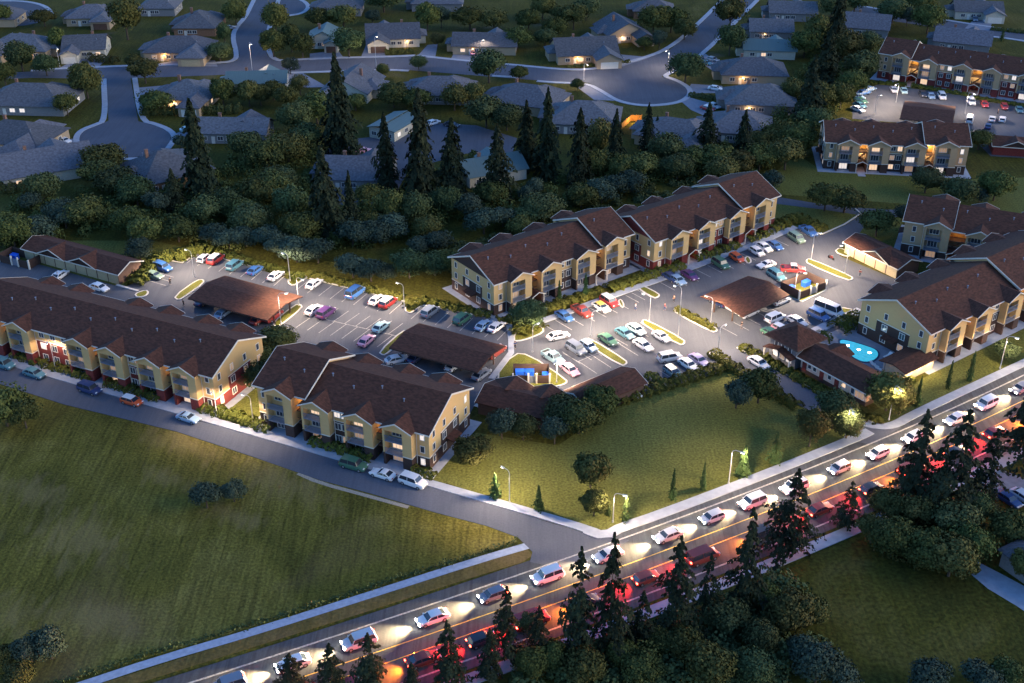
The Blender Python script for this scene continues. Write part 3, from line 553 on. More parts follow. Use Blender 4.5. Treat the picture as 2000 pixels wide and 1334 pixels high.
# ---------------------------------------------------------------- apartment blocks
FH3 = 2.55
def bal_mesh():
    b = MB(); b.box((0, -1.62, -.16), (3.36, 0, 0)); W = 3.36
    b.box((0, -1.60, .95), (W, -1.54, 1.03)); b.box((0, -1.60, .08), (W, -1.55, .14))
    n = 20
    for k in range(n+1): x = W*k/n; b.box((x-.022, -1.59, .14), (x+.022, -1.555, .95))
    return b.mesh('balcony', GREY)
b = MB(); b.tube((0, 0, -.1), (0, 0, .5), .11, .11, 8); b.tube((0, 0, .5), (0, 0, .58), .2, .2, 8); VENT = b.mesh('roof_vent', GREY)
b = MB(); b.box((-.05, -.12, 0), (.05, -.02, 7.55)); DPIPE = b.mesh('downpipe', TRIM)
BAL = bal_mesh(); BW, PW = 5.6, 1.8
def apt(label, p0, a, L, W, secs, base, steps=None, acc=None, lit=.2, floors=3, glow=1.0, fr=YEL, canopy=True):
    o0 = G(*p0) if isinstance(p0, tuple) else p0
    root = thing('apartment_building', label, 'apartment building', o0, a, 'three-storey apartment blocks')
    H = FH3*floors; acc = acc or base
    fix = sum(BW for s in secs if s == 'b'); wt = {'e': 1.1, 's': .85, 'm': 1.35, 'M': 3.6, 'g': .6}
    un = (L-fix)/sum(wt[s] for s in secs if s != 'b'); S_ = []; u = 0
    for s in secs:
        wd = BW if s == 'b' else wt[s]*un; S_.append((s, u, u+wd)); u += wd
    steps = steps or [(0, L, 0)]
    def dz(u):
        for s0, s1, d in steps:
            if s0-1e-6 <= u < s1: return d
        return steps[-1][2]
    steps = [(min((s[1] for s in S_), key=lambda q: abs(q-s0)) if s0 > 0 else 0, min((s[2] for s in S_), key=lambda q: abs(q-s1)), d) for s0, s1, d in steps]
    t = .42; up, lo, tr = MB(), MB(), MB()
    def wall(p, q, hb, h):
        for b_, z0, z1 in ((lo, 0, hb), (up, hb, h)): b_.face([(*p, z0), (*q, z0), (*q, z1), (*p, z1)])
        d = Vector((q[0]-p[0], q[1]-p[1], 0)); l = d.length
        if l > .5 and hb < h: 
            d.normalize(); n = Vector((d.y, -d.x, 0))*.03; tr.beam(Vector((*p, hb))+n, Vector((*q, hb))+n, .08, .16)
    bays_ = []
    for s, x0, x1 in S_:
        h = H+dz((x0+x1)/2)
        if s == 'e': wall((x0, 0), (x1, 0), FH3, h)
        elif s in 'mM': wall((x0, 0), (x1, 0), 2*FH3, h)
        elif s == 'g': wall((x0, 0), (x1, 0), FH3, h)
        elif s == 's':
            for p, q in (((x0, 0), (x0, 2.6)), ((x0, 2.6), (x1, 2.6)), ((x1, 2.6), (x1, 0))): wall(p, q, FH3, h)
        else:
            e = -1.5; c0, c1 = x0+.45, x1-PW
            for p, q in (((x0, 0), (x0, e)), ((x0, e), (c0, e)), ((c0, e), (c0, 0)), ((c0, 0), (c1, 0)), ((c1, 0), (c1, e)), ((c1, e), (x1, e)), ((x1, e), (x1, 0))): wall(p, q, FH3, h)
            bays_.append((x0, x1, h, 1))
    hL = H+dz(L-.1); h0 = H+dz(.1)
    for (x, pts, h) in ((L, [0, 4.2, W-4.2, W], hL), (0, [W, W-4.2, 4.2, 0], h0)):
        for i in range(3): wall((x, pts[i]), (x, pts[i+1]), 2*FH3 if i == 1 else FH3, h)
    for s, x0, x1 in reversed(S_):                       # rear side: plain bays
        h = H+dz((x0+x1)/2)
        if s == 'b':
            e = W+1.2
            for p, q in (((x1, W), (x1, e)), ((x1, e), (x0, e)), ((x0, e), (x0, W))): wall(p, q, FH3, h)
            bays_.append((x0, x1, h, -1))
        else: wall((x1, W), (x0, W), 2*FH3 if s in 'mM' else FH3, h)
    roof = MB()
    for i, (s0, s1, d) in enumerate(steps):
        Hs = H+d; zr = Hs+.35+t*W/2
        a0 = s0-(.5 if (i == 0 or steps[i-1][2] < d) else -.02); a1 = s1+(.5 if (i == len(steps)-1 or steps[i+1][2] < d) else -.02)
        ez = Hs+.35-t*.7
        prof = [(-.7, ez), (W/2, zr), (W+.7, ez), (W+.7, ez-.2), (W/2, zr-.22), (-.7, ez-.2)]
        roof.extr_u(prof, a0, a1)
        for x in (a0-.08, a1): tr.extr_u([(-.74, ez+.03), (W/2, zr+.03), (W+.74, ez+.03), (W+.74, ez-.30), (W/2, zr-.30), (-.74, ez-.30)], x, x+.08)
        tr.box((a0, -.78, ez-.26), (a1, -.702, ez-.0)); tr.box((a0, W+.702, ez-.26), (a1, W+.78, ez-.0))
        for x, sg in ((s0, -1), (s1, 1)):
            up_or = MB(); pts = [(x, 0, Hs), (x, W, Hs), (x, W/2, zr-.25)]; (lo if acc is base and x in (0, L) else up).face(pts)
        for k in range(int((s1-s0)/5)):
            xx = s0+2.6+5*k; link('roof_vent', VENT, root, (xx, W*.5-2.2-1.3*(k % 2), zr-t*(2.2+1.3*(k % 2))))
    groot = []
    for x0, x1, h, sd_ in bays_:
        c = (x0+x1)/2; hw = (x1-x0)/2+.3; ze = h+.12; k = .46 if sd_ > 0 else .34; zr = ze+hw*k; ve = (ze-h-.35)/t; vd = (zr-h-.35)/t+.15
        f = -2.0 if sd_ > 0 else -1.7
        Y = (lambda v: v) if sd_ > 0 else (lambda v: W-v)
        g = MB()
        for sg in (-1, 1): g.slab([(c+sg*hw, Y(f), ze), (c, Y(f), zr), (c, Y(vd), zr), (c+sg*hw, Y(ve+.1), ze)], .16)
        g.build('gable_roof', ROOF, root)
        wv = -1.5 if sd_ > 0 else -1.2
        up.face([(x0, Y(wv), h), (x1, Y(wv), h), (c, Y(wv), zr-.2)])
        if sd_ > 0:
            up.box((x0+.45, wv, h-.55), (x1-PW, wv+.15, h+.01))
        for sg in (-1, 1): tr.slab([(c+sg*(hw+.05), Y(f-.07), ze+.02), (c, Y(f-.07), zr+.05), (c, Y(f-.003), zr+.05), (c+sg*(hw+.05), Y(f-.003), ze+.02)], .26)
    up.build('wall', fr, root); lo.build('lower_wall', base, root); roof.build('roof', ROOF, root); tr.build('trim', TRIM, root)
    for s, x0, x1 in S_:
        h0_ = dz((x0+x1)/2)
        if s in 'mMe': link('downpipe', DPIPE, root, ((x0 if s != 'e' or x0 > 1 else x1)+(.2 if s != 'e' or x0 > 1 else -.2), 0, 0))
        if s == 'b':
            c0 = x0+.45
            for f in range(floors):
                z = FH3*f+h0_*(f == floors-1)
                window(root, c0+1.68, 0, z+1.15, 0, WD, lit*1.6, 'balcony_door')
                if f: link('balcony', BAL, root, (c0, 0, FH3*f))
        elif s in 'emM':
            xs = [x0+(x1-x0)*q for q in ((.5,) if s == 'e' else (.2, .5, .8) if x1-x0 > 7 else (.28, .74))]
            for f in range(floors):
                for x in xs: window(root, x, 0, FH3*f+1.45, 0, WS if s in 'mM' else WN, lit*1.3)
        elif s == 's':
            st = MB()
            for f in range(1, floors): st.box((x0, -.05, FH3*f-.18), (x1, 2.58, FH3*f)); st.box((x0, -.02, FH3*f+.9), (x1, .04, FH3*f+1.0)); 
            for f in range(floors-1): st.beam((x0+.8, 2.3, FH3*f+.1), (x1-.3, .5, FH3*(f+1)-.1), .8, .15)
            st.build('staircase', SOFFIT, root)
            og = MB(); og.box((x0+.02, 2.5, FH3*(floors-1)), (x1-.02, 2.57, H+h0_-.05)); og.build('stair_wall', ORG, root)  # top-floor panel carrying the painted orange of the stair lamp light
            for f in range(1, floors) if glow > 1.2 else (floors-1,):
                lm = MB(); lm.box(((x0+x1)/2-.15, 2.36, FH3*f+1.85), ((x0+x1)/2+.15, 2.49, FH3*f+2.05)); lo_ = lm.build('wall_lamp', WALLL, root)
                pl_ = bpy.data.lights.new('stair_light', 'POINT'); pl_.energy = 13*glow; pl_.color = (1, .60, .25) if glow < 1.2 else (1, .78, .48); pl_.shadow_soft_size = .2
                po = bpy.data.objects.new('stair_light', pl_); sc.collection.objects.link(po); po.parent = root; po.location = ((x0+x1)/2, 1.6, FH3*f+1.9)
            c = (x0+x1)/2
            if not canopy: continue
            cn = MB(); hw = min(1.9, (x1-x0)/2+.5)
            for sg in (-1, 1): cn.slab([(c+sg*hw, -2.3, FH3), (c, -2.3, FH3+.8), (c, .05, FH3+.8), (c+sg*hw, .05, FH3)], .15)
            cn.build('canopy', ROOF, root); cn = MB()
            for sg in (-1, 1): cn.slab([(c+sg*(hw+.04), -2.38, FH3+.02), (c, -2.38, FH3+.84), (c, -2.303, FH3+.84), (c+sg*(hw+.04), -2.303, FH3+.02)], .2); cn.box((c+sg*(hw-.25)-.08, -2.2, 0), (c+sg*(hw-.25)+.08, -2.04, FH3-.05))
            cn.build('canopy_frame', TRIM, root)
            pl_ = bpy.data.lights.new('porch_light', 'POINT'); pl_.energy = 9; pl_.color = (1, .5, .22); pl_.shadow_soft_size = .15
            po = bpy.data.objects.new('porch_light', pl_); sc.collection.objects.link(po); po.parent = root; po.location = (c, -.6, 2.2)
            pv = MB(); pv.box((c-1.0, -4.5, 0), (c+1.0, 2.5, .05)); pv.build('entrance_path', CONC, root)
    for x, rz, sg, hh in ((L, math.pi/2, 1, hL), (0, -math.pi/2, -1, h0)):
        for f in range(floors):
            for q in (.11, .36, .62, .89): window(root, x, W*q, FH3*f+1.45, rz, WS if q in (.36, .62) and f < 2 else WN, lit)
        por = MB(); por.slab([(x, W/2-1.6, FH3+.4), (x+sg*1.5, W/2-1.6, FH3), (x+sg*1.5, W/2+1.6, FH3), (x, W/2+1.6, FH3+.4)], .18); por.build('porch_roof', ROOF, root)
    pt = MB(); pt.box((-1.6, -2.6, 0), (L+1.6, W+1.6, .035)); pt.build('footing_path', CONC, root)
    return root
AA = R(-24.7)
PB = G(840, 919); uB = Vector((math.cos(AA), math.sin(AA), 0)); LB = 34.6
apt('brown-based yellow block standing beside the big lawn, facing the side street', PB-uB*LB, AA, LB, 15.3, 'ebsbmbsbe', BRN, [(0, 9.5, .75), (9.5, 34.6, 0)], canopy=False)
PA = G(425, 803); LA = 59
apt('long red-based block at the left of the side street, cut by the frame', PA-uB*LA, AA, LA, 15.3, 'ebsbMbsbmbsbe', RED, canopy=False)
AC = R(37.2); uC = Vector((math.cos(AC), math.sin(AC), 0)); PC = G(965, 617); LC = (G(1232, 523)-PC).length
apt('brown-based terrace at the top of the upper car park, nearer half', PC, AC, LC, 15.5, 'ebsbmbsbe', BRN, [(0, LC*.74, 0), (LC*.74, LC, .8)])
PD = G(1275, 531); LD = (G(1497, 442)-PD).length+1
apt('red-based terrace above the main car park, farther half with red-lit porch', PD, AC, LD, 15.5, 'ebsbmbsbe', RED, [(0, LD*.72, 0), (LD*.72, LD, .8)])
PE = G(1803, 716); aE = R(36); vE = (G(1680, 648)-PE); WE = vE.length
apt('brown-based block beside the swimming pool with its gable to the water', PE, aE, 52, WE, 'ebsbmbsbmbe', BRN, [(0, 30, 0), (30, 52, .9)], acc=GRN, canopy=False)
PF = G(1757, 494); apt('block behind the garages at the right edge, sage walls under a brown roof', PF, R(-23), 44, 15.0, 'ebsbmbsbe', BRN, [(0, 11, .7), (11, 44, 0)], fr=GRN)
PG = G(1607, 329); aG = ang(PG, G(1883, 342)); apt('far block with cream-lit stairwells standing alone on the lawn', PG, aG, 37, 15.0, 'ebsbmbsbe', BRN, [(0, 27, 0), (27, 37, .7)], lit=.35, glow=3.2, fr=GRN)
PH = G(1712, 152); apt('farthest red-based block at the top right behind its own car park', PH, R(-30), 62, 15.0, 'ebsbmbsbmbsbe', RED, [(0, 9, .7), (9, 62, 0)], lit=.3, glow=2.2, fr=GRN)

# ---------------------------------------------------------------- garages, carports, clubhouse, bin stores
def gable_bar(b, L, W, H, t, ov=.4, th=.18, m=0, x0=0):
    zr = H+.15+t*W/2; ez = H+.15-t*ov
    b.extr_u([(-ov, ez), (W/2, zr), (W+ov, ez), (W+ov, ez-th), (W/2, zr-th), (-ov, ez-th)], x0-ov, x0+L+ov, m); return zr
def garage(label, p0, a, L, W, gables, doors=True, wallm=DOORT, endm=SOFFIT, flip=False):
    root = thing('garage_block', label, 'garage', p0 if not isinstance(p0, tuple) else G(*p0), a, 'rows of lock-up garages'); H = 2.7; t = .38
    wb = MB(); wb.box((0, 0, 0), (L, W, H)); zr = H+.15+t*W/2
    wb.extr_u([(.01, H-.02), (W-.01, H-.02), (W/2, zr-.22)], .01, L-.01); wb.build('wall', endm, root)
    rb = MB(); gable_bar(rb, L, W, H, t, .45); tr = MB()
    for x in (-.53, L+.45): tr.extr_u([(-.5, H-.0), (W/2, zr+.03), (W+.5, H-.0), (W+.5, H-.25), (W/2, zr-.22), (-.5, H-.25)], x, x+.08)
    fy = (lambda v: v) if not flip else (lambda v: W-v)
    yy = (-.53, -.455) if not flip else (W+.455, W+.53); tr.box((-.45, yy[0], H-.25), (L+.45, yy[1], H-.02))
    for c in gables:
        hw = 4.3; ze = H+.05; zg = ze+hw*.42; vd = (zg-H-.15)/t+.1
        for sg in (-1, 1):
            rb.slab([(c+sg*hw, fy(-.75), ze), (c, fy(-.75), zg), (c, fy(vd), zg), (c+sg*hw, fy(-.1), ze)], .14)
            tr.slab([(c+sg*(hw+.04), fy(-.83), ze+.02), (c, fy(-.83), zg+.04), (c, fy(-.753), zg+.04), (c+sg*(hw+.04), fy(-.753), ze+.02)], .22)
        g = MB(); g.face([(c-hw+.5, fy(-.05), H), (c+hw-.5, fy(-.05), H), (c, fy(-.05), zg-.2)]); g.build('gable_wall', BRN, root)
    rb.build('roof', ROOF, root); tr.build('trim', TRIM, root)
    n = int(L/3.1); w_ = L/n
    dm_ = MB(); dm_.box((.15, -.05, .02), (w_-.15, .02, 2.35))
    for k in range(1, 5): dm_.box((.15, -.062, .02+.47*k-.012), (w_-.15, -.05, .02+.47*k+.012))
    dme = dm_.mesh('garage_door', wallm)
    for k in range(n):
        o = link('garage_door', dme, root, (k*w_, 0 if not flip else W, 0)); 
        if flip: o.rotation_euler.z = math.pi; o.location.x = (k+1)*w_
    return root
p0, p1 = G(50, 505), G(234, 556); garage('garage row with tan doors and two small gables behind the long block', p0, ang(p0, p1), (p1-p0).length, 7.2, (9, 18.5) if (p1-p0).length > 22 else (6, 14))
p0, p1 = G(1648, 494), G(1750, 545); garage('garage row with tan doors beside the bin store and long island', p0, ang(p0, p1), (p1-p0).length, 7.0, (9.5,))
p0, p1 = G(934, 808, 0), G(1068, 842); garage('brown garage row between the front block and the big lawn, half behind trees', p0, ang(p0, p1), (p1-p0).length, 7.6, (4, 11), flip=True)
p0 = G(1101, 789); p1 = G(1212, 742); a_ = ang(p0, p1); L_ = (p1-p0).length; n_ = Vector((math.sin(a_), -math.cos(a_), 0))*6.5
garage('brown garage row behind the big round trees beside the lower hedge', p0+n_, a_, L_, 6.5, (), flip=True)
p0 = G(1937, 302); root = garage('small two-storey garage building at the right frame edge', p0, R(-12), 22, 8, (6, 15), wallm=RED, endm=RED)
o = MB(); 
def carport(label, q, posts=5):
    c = [G(x, y, 3.0) for x, y in q]; a = ang(c[1], c[2]); L = ((c[2]-c[1]).length+(c[3]-c[0]).length)/2; W = ((c[1]-c[0]).length+(c[2]-c[3]).length)/2
    mid = sum(c, Vector())/4; u = Vector((math.cos(a), math.sin(a), 0)); v = Vector((-u.y, u.x, 0)); p = mid-u*L/2-v*W/2; p.z = 0
    root = thing('carport', label, 'carport', p, a, 'open carports over parking bays')
    rb = MB(); zr = gable_bar(rb, L-.6, W-.6, 2.75, .16, .3, .22); rb.v = [(x+.3, y+.3, z) for x, y, z in rb.v]; rb.build('roof', ROOF, root)
    tr = MB(); tr.box((-.02, -.06, 2.55), (L+.02, .0, 2.8)); tr.box((-.02, W, 2.55), (L+.02, W+.06, 2.8)); tr.build('fascia', SOFFIT, root)
    pm = MB(); pm.box((-.12, -.12, 0), (.12, .12, 2.72)); pme = pm.mesh('post', SOFFIT)
    for k in range(posts):
        x = 1+(L-2)*k/(posts-1)
        for y in (W*.28, W*.72): link('post', pme, root, (x, y, 0))
    bm_ = MB(); bm_.box((.6, W*.28-.1, 2.5), (L-.6, W*.28+.1, 2.7)); bm_.box((.6, W*.72-.1, 2.5), (L-.6, W*.72+.1, 2.7)); bm_.build('beam', SOFFIT, root)
carport('long brown carport nearest the long block in the upper car park', [(372, 581), (435, 536), (580, 575), (532, 628)])
carport('long brown carport beside the bin store in the upper car park', [(765, 675), (817, 629), (982, 673), (935, 730)])
carport('squarish brown carport in the middle of the main car park', [(1447, 619), (1372, 576), (1465, 536), (1537, 575)], 4)
carport('brown carport in the far car park between the two far blocks', [(1755, 232), (1770, 196), (1868, 207), (1860, 240)], 4)
BLUE = mat('blue_plastic', (.02, .12, .62), .45, .1, 2)
def binstore(label, p, a, L, W, bins, m=BRN, lit=0, roof=False):
    root = thing('bin_store', label, 'bin store', p, a, 'walled bin stores'); h = 2.2; b = MB()
    b.box((0, 0, 0), (.15, W, h)); b.box((L-.15, 0, 0), (L, W, h)); b.box((.15, W-.15, 0), (L-.15, W, h)); b.box((0.15, 0, 0), (L*.40, .12, h*.85)); b.box((L*.66, 0, 0), (L-.15, .12, h*.85)); b.build('wall', m, root)
    d = MB(); d.box((L*.44, .01, .1), (L*.62, .09, h*.8)); d.build('gate', GREY, root)
    pm = MB(); pm.box((-.16, -.16, 0), (.16, .16, h+.15)); pme = pm.mesh('post', TRIM)
    for x in (0, L*.42, L*.64, L): link('post', pme, root, (x, 0, 0))
    for i, (bx, by, s) in enumerate(bins):
        q = root.matrix_world if False else Matrix.Translation(p) @ Matrix.Rotation(a, 4, 'Z')
        t = thing('waste_bin', 'blue waste bin in the '+label, 'bin', q @ Vector((bx, by, .03)), a, 'blue waste bins')
        bb = MB(); bb.prism([(0, 0), (s, 0), (s, 1.1), (0, 1.1)], .12, 1.15); bb.box((.1, .15, 0), (.25, .3, .12)); bb.box((s-.25, .15, 0), (s-.1, .3, .12)); bb.build('bin_body', BLUE, t)
        ll = MB(); ll.slab([(-.05, -.05, 1.22), (s+.05, -.05, 1.22), (s+.05, 1.15, 1.36), (-.05, 1.15, 1.36)], .07); ll.build('lid', BLUE, t)
p = G(1002, 750); binstore('brown bin store on the rounded island', p, 0, 7.0, 3.9, [(.5, 2.3, 1.7), (2.35, 2.3, 1.7), (5.6, 1.2, 1.2)])
p = G(1532, 572); q = G(1553, 586); a2 = R(36); binstore('floodlit bin store beside the square carport', G(1560, 586), a2, 8.6, 5.4, [(.7, 3.2, 1.7), (5.2, 3.0, 1.9)])
p = G(0, 512); binstore('dark bin store at the left edge behind the long block', p, R(-24.7), 9.0, 4.2, [(1.2, 2, 1.8)])

# clubhouse
DKB = mat('slate_wall', (.12, .13, .15), .8, .12, 2); STUC = mat('pink_stucco', (.62, .46, .36), .85, .08, 2)
c0, c1 = G(1562, 724), G(1689, 794); aq = ang(c0, c1); LQ = (c1-c0).length; root = thing('clubhouse', 'brown-roofed clubhouse with pale side wall and lit corner tower by the pool', 'clubhouse', c0, aq)
H_ = 3.3; WQ = 6.9; b = MB(); b.box((0, 0, .9), (LQ, WQ, H_)); zr = H_+.15+.42*WQ/2; b.extr_u([(.01, H_-.02), (WQ-.01, H_-.02), (WQ/2, zr-.25)], .01, LQ-.01); b.build('wall', STUC, root)
b = MB(); b.box((-.04, -.04, 0), (LQ+.04, WQ+.04, .9)); b.build('plinth', BRN, root)
b = MB(); gable_bar(b, LQ, WQ, H_, .42, .7); 
hx, hw = 3.0, 2.6
for sg in (-1, 1): b.slab([(hx+sg*hw, WQ+1.9, H_+.1), (hx, WQ+1.9, H_+.1+hw*.42), (hx, WQ/2+1, H_+.1+hw*.42), (hx+sg*hw, WQ-.4, H_+.1)], .18)
b.build('roof', ROOF, root); b = MB(); b.box((hx-hw+.6, WQ, 0), (hx+hw-.6, WQ+1.4, H_+.05)); b.build('rear_wing_wall', STUC, root)
b = MB(); ez = H_+.15-.42*.7
for x in (-.78, LQ+.7): b.extr_u([(-.75, ez+.03), (WQ/2, zr+.03), (WQ+.75, ez+.03), (WQ+.75, ez-.28), (WQ/2, zr-.28), (-.75, ez-.28)], x, x+.08)
b.box((-.7, -.79, ez-.25), (LQ+.7, -.705, ez)); b.build('trim', TRIM, root)
for i, f in enumerate((.06, .33, .56)): d = MB(); d.box((LQ*f-.5, -.07, .5), (LQ*f+.5, .02, 2.9)); d.build('pilaster', RED, root)
for f in (.14, .22, .45, .67): window(root, LQ*f, 0, 2.2, 0, WN, .2)
window(root, LQ*.9, 0, 1.9, 0, WD, 1.0); window(root, LQ*.8, 0, 1.9, 0, WN, .2)
for q_ in (.3, .7): window(root, LQ, WQ*q_, 1.9, math.pi/2, WS, .2)
# tower
root2 = root; tx0, tx1, ty0, ty1, th = -7.6, -.9, -.6, 6.4, 4.9
b = MB(); b.box((tx0, ty0, 0), (tx1, ty1, th)); b.build('tower_wall', DKB, root)
b = MB(); cx, cy = (tx0+tx1)/2, (ty0+ty1)/2; zt = th+2.4; e = .9; cr = [(tx0-e, ty0-e, th), (tx1+e, ty0-e, th), (tx1+e, ty1+e, th), (tx0-e, ty1+e, th)]
for i in range(4): b.face([cr[i], cr[(i+1) % 4], (cx, cy, zt)])
b.face([(x, y, z-.02) for x, y, z in cr]); b.build('tower_roof', ROOF, root)
b = MB()
for i in range(4): b.beam(Vector(cr[i])-Vector((0, 0, .12)), Vector(cr[(i+1) % 4])-Vector((0, 0, .12)), .1, .22)
b.build('tower_trim', SOFFIT, root)
for k in range(3): window(root, tx0+1.6+1.75*k, ty0, 1.6, 0, WS, 1.0); window(root, tx0+1.6+1.75*k, ty0, 3.6, 0, WN, 0)
window(root, tx0, cy, 1.7, -math.pi/2, WD, 1.0)
b = MB(); b.slab([(tx0-.2, ty0-1.9, 2.75), (cx, ty0-1.9, 3.7), (cx, ty0, 3.7), (tx0-.2, ty0, 2.75)], .16); b.slab([(tx1+.2, ty0-1.9, 2.75), (cx, ty0-1.9, 3.7), (cx, ty0, 3.7), (tx1+.2, ty0, 2.75)], .16); b.build('porch_roof', ROOF, root)
b = MB(); b.box((tx0, ty0-1.75, 0), (tx0+.25, ty0-1.5, 2.7)); b.box((tx1-.25, ty0-1.75, 0), (tx1, ty0-1.5, 2.7)); b.build('porch_post', TRIM, root)
# pool pavilion
c0 = G(1764, 748); c1 = G(1812, 724); aq2 = ang(c0, c1); L2 = (c1-c0).length+1.5; root = thing('pavilion', 'low brown-roofed pool pavilion with a lamp-lit cream wall', 'pavilion', c0, aq2)
b = MB(); b.box((0, 0, 0), (L2, .25, 2.5)); b.box((0, .25, 0), (.25, 4.5, 2.5)); b.box((L2-.25, .25, 0), (L2, 4.5, 2.5)); b.build('wall', mat('cream_wall', (.5, .42, .28), .8, .08, 2), root)
b = MB(); gable_bar(b, L2, 5.2, 2.5, .22, .6); b.build('roof', ROOF, root)
pm = MB(); pm.box((-.1, -.1, 0), (.1, .1, 2.5)); pme = pm.mesh('post', TRIM)
for k in range(4): link('post', pme, root, (.3+(L2-.6)*k/3, 5.0, 0))
for k in range(3):
    f = MB(); xx = L2*(k+.5)/3; f.box((xx-.12, -.16, 1.9), (xx+.12, -.01, 2.1)); f.build('wall_lamp', WALLL, root)
    pl_ = bpy.data.lights.new('wall_light', 'POINT'); pl_.energy = 60; pl_.color = (1, .74, .42); pl_.shadow_soft_size = .15
    po = bpy.data.objects.new('wall_light', pl_); sc.collection.objects.link(po); po.parent = root; po.location = (xx, -.7, 1.9)
# pool
poly('pool_deck', [(1580, 668), (1645, 640), (1682, 622), (1685, 652), (1770, 703), (1785, 712), (1740, 745), (1700, 742), (1620, 690)], 0, .05, mat('deck_concrete', (.23, .24, .27), .8, .1, 1))
pp = [(1640, 664), (1656, 666), (1690, 676), (1712, 684), (1716, 696), (1704, 706), (1686, 708), (1668, 700), (1652, 686), (1641, 674)]
pg = chaikin(gp(pp), 2, True); cc = sum(pg, Vector())/len(pg)
root = thing('swimming_pool', 'tear-shaped swimming pool with glowing turquoise water and underwater lights', 'pool', cc)
if area(pg) < 0: pg = pg[::-1]
loc_ = [p-cc for p in pg]
b = MB(); b.prism([p*1.10 for p in loc_], .0, .13); b.build('coping', mat('blue_tile', (.03, .06, .12), .4, .1, 2), root)
WAT = mat('pool_water', (.03, .25, .33), .08, .35, 1.6, .5, spec=.5, emit=(.03, .30, .42), es=.22)  # underwater lamp light put into the water as its own emission
b = MB(); b.prism(loc_, .132, .145); b.build('water', WAT, root)
UW = mat('pool_lamp_glow', (.9, 1, 1), .5, 0, emit=(.75, .97, 1), es=5)
for x, y in ((1656, 676), (1677, 684), (1698, 690)):
    q = G(x, y)-cc; b = MB(); b.tube((q.x, q.y, .13), (q.x, q.y, .16), .33, .33, 12); b.build('pool_lamp', UW, root)
LCH = mat('lounger_white', (.7, .7, .68), .6, .05, 2)
lp = None
for i, (x, y, rz, lab) in enumerate([(1733, 698, .6, 'white sun lounger between the pool and the pavilion, the upper one'), (1744, 703, .6, 'white sun lounger between the pool and the pavilion, the middle one'), (1752, 709, .7, 'white sun lounger nearest the pavilion roof'), (1707, 716, 2.2, 'white lounger behind the ridge of the clubhouse roof'), (1714, 722, 2.2, 'white lounger close to the clubhouse roof and the round tree')]):
    if lp is None:
        t = lp = thing('sun_lounger', lab, 'lounger', G(x, y)+Vector((0, 0, .05)), rz, 'loungers on the pool terrace')
        b = MB(); b.box((-1, -.35, .28), (.35, .35, .36)); b.build('seat', LCH, t)
        b = MB(); b.slab([(.35, -.35, .36), (1.05, -.35, .85), (1.05, .35, .85), (.35, .35, .36)], .08); b.build('backrest', LCH, t)
        lg = MB(); lg.box((-.03, -.03, 0), (.03, .03, .28)); lme = lg.mesh('leg', GREY)
        for u in (-.9, .5):
            for v in (-.3, .3): link('leg', lme, t, (u, v, 0))
    else:
        t = copy_tree(lp); t.location = G(x, y)+Vector((0, 0, .05)); t.rotation_euler.z = rz; t['label'] = lab; THINGS.append(t)

# ---------------------------------------------------------------- houses
CHIM = mat('chimney_brick', (.20, .11, .08), .9, .2, 3)
def hip(b, x0, x1, y0, y1, z, t, ov=.6, gable=False, th=.15):
    x0 -= ov; x1 += ov; y0 -= ov; y1 += ov; w, d = x1-x0, y1-y0
    if w >= d: h = t*d/2; k = 0 if gable else d/2; r0, r1 = (x0+k, (y0+y1)/2, z+h), (x1-k, (y0+y1)/2, z+h); A, B, C_, D = (x0, y0, z), (x1, y0, z), (x1, y1, z), (x0, y1, z); b.slab([A, B, r1, r0], th); b.slab([C_, D, r0, r1], th); 
    else: h = t*w/2; k = 0 if gable else w/2; r0, r1 = ((x0+x1)/2, y0+k, z+h), ((x0+x1)/2, y1-k, z+h); A, B, C_, D = (x0, y0, z), (x1, y0, z), (x1, y1, z), (x0, y1, z); b.slab([B, C_, r1, r0], th); b.slab([D, A, r0, r1], th)
    if not gable:
        if w >= d: b.slab([D, A, r0], th); b.slab([B, C_, r1], th)
        else: b.slab([A, B, r0], th); b.slab([C_, D, r1], th)
    return h
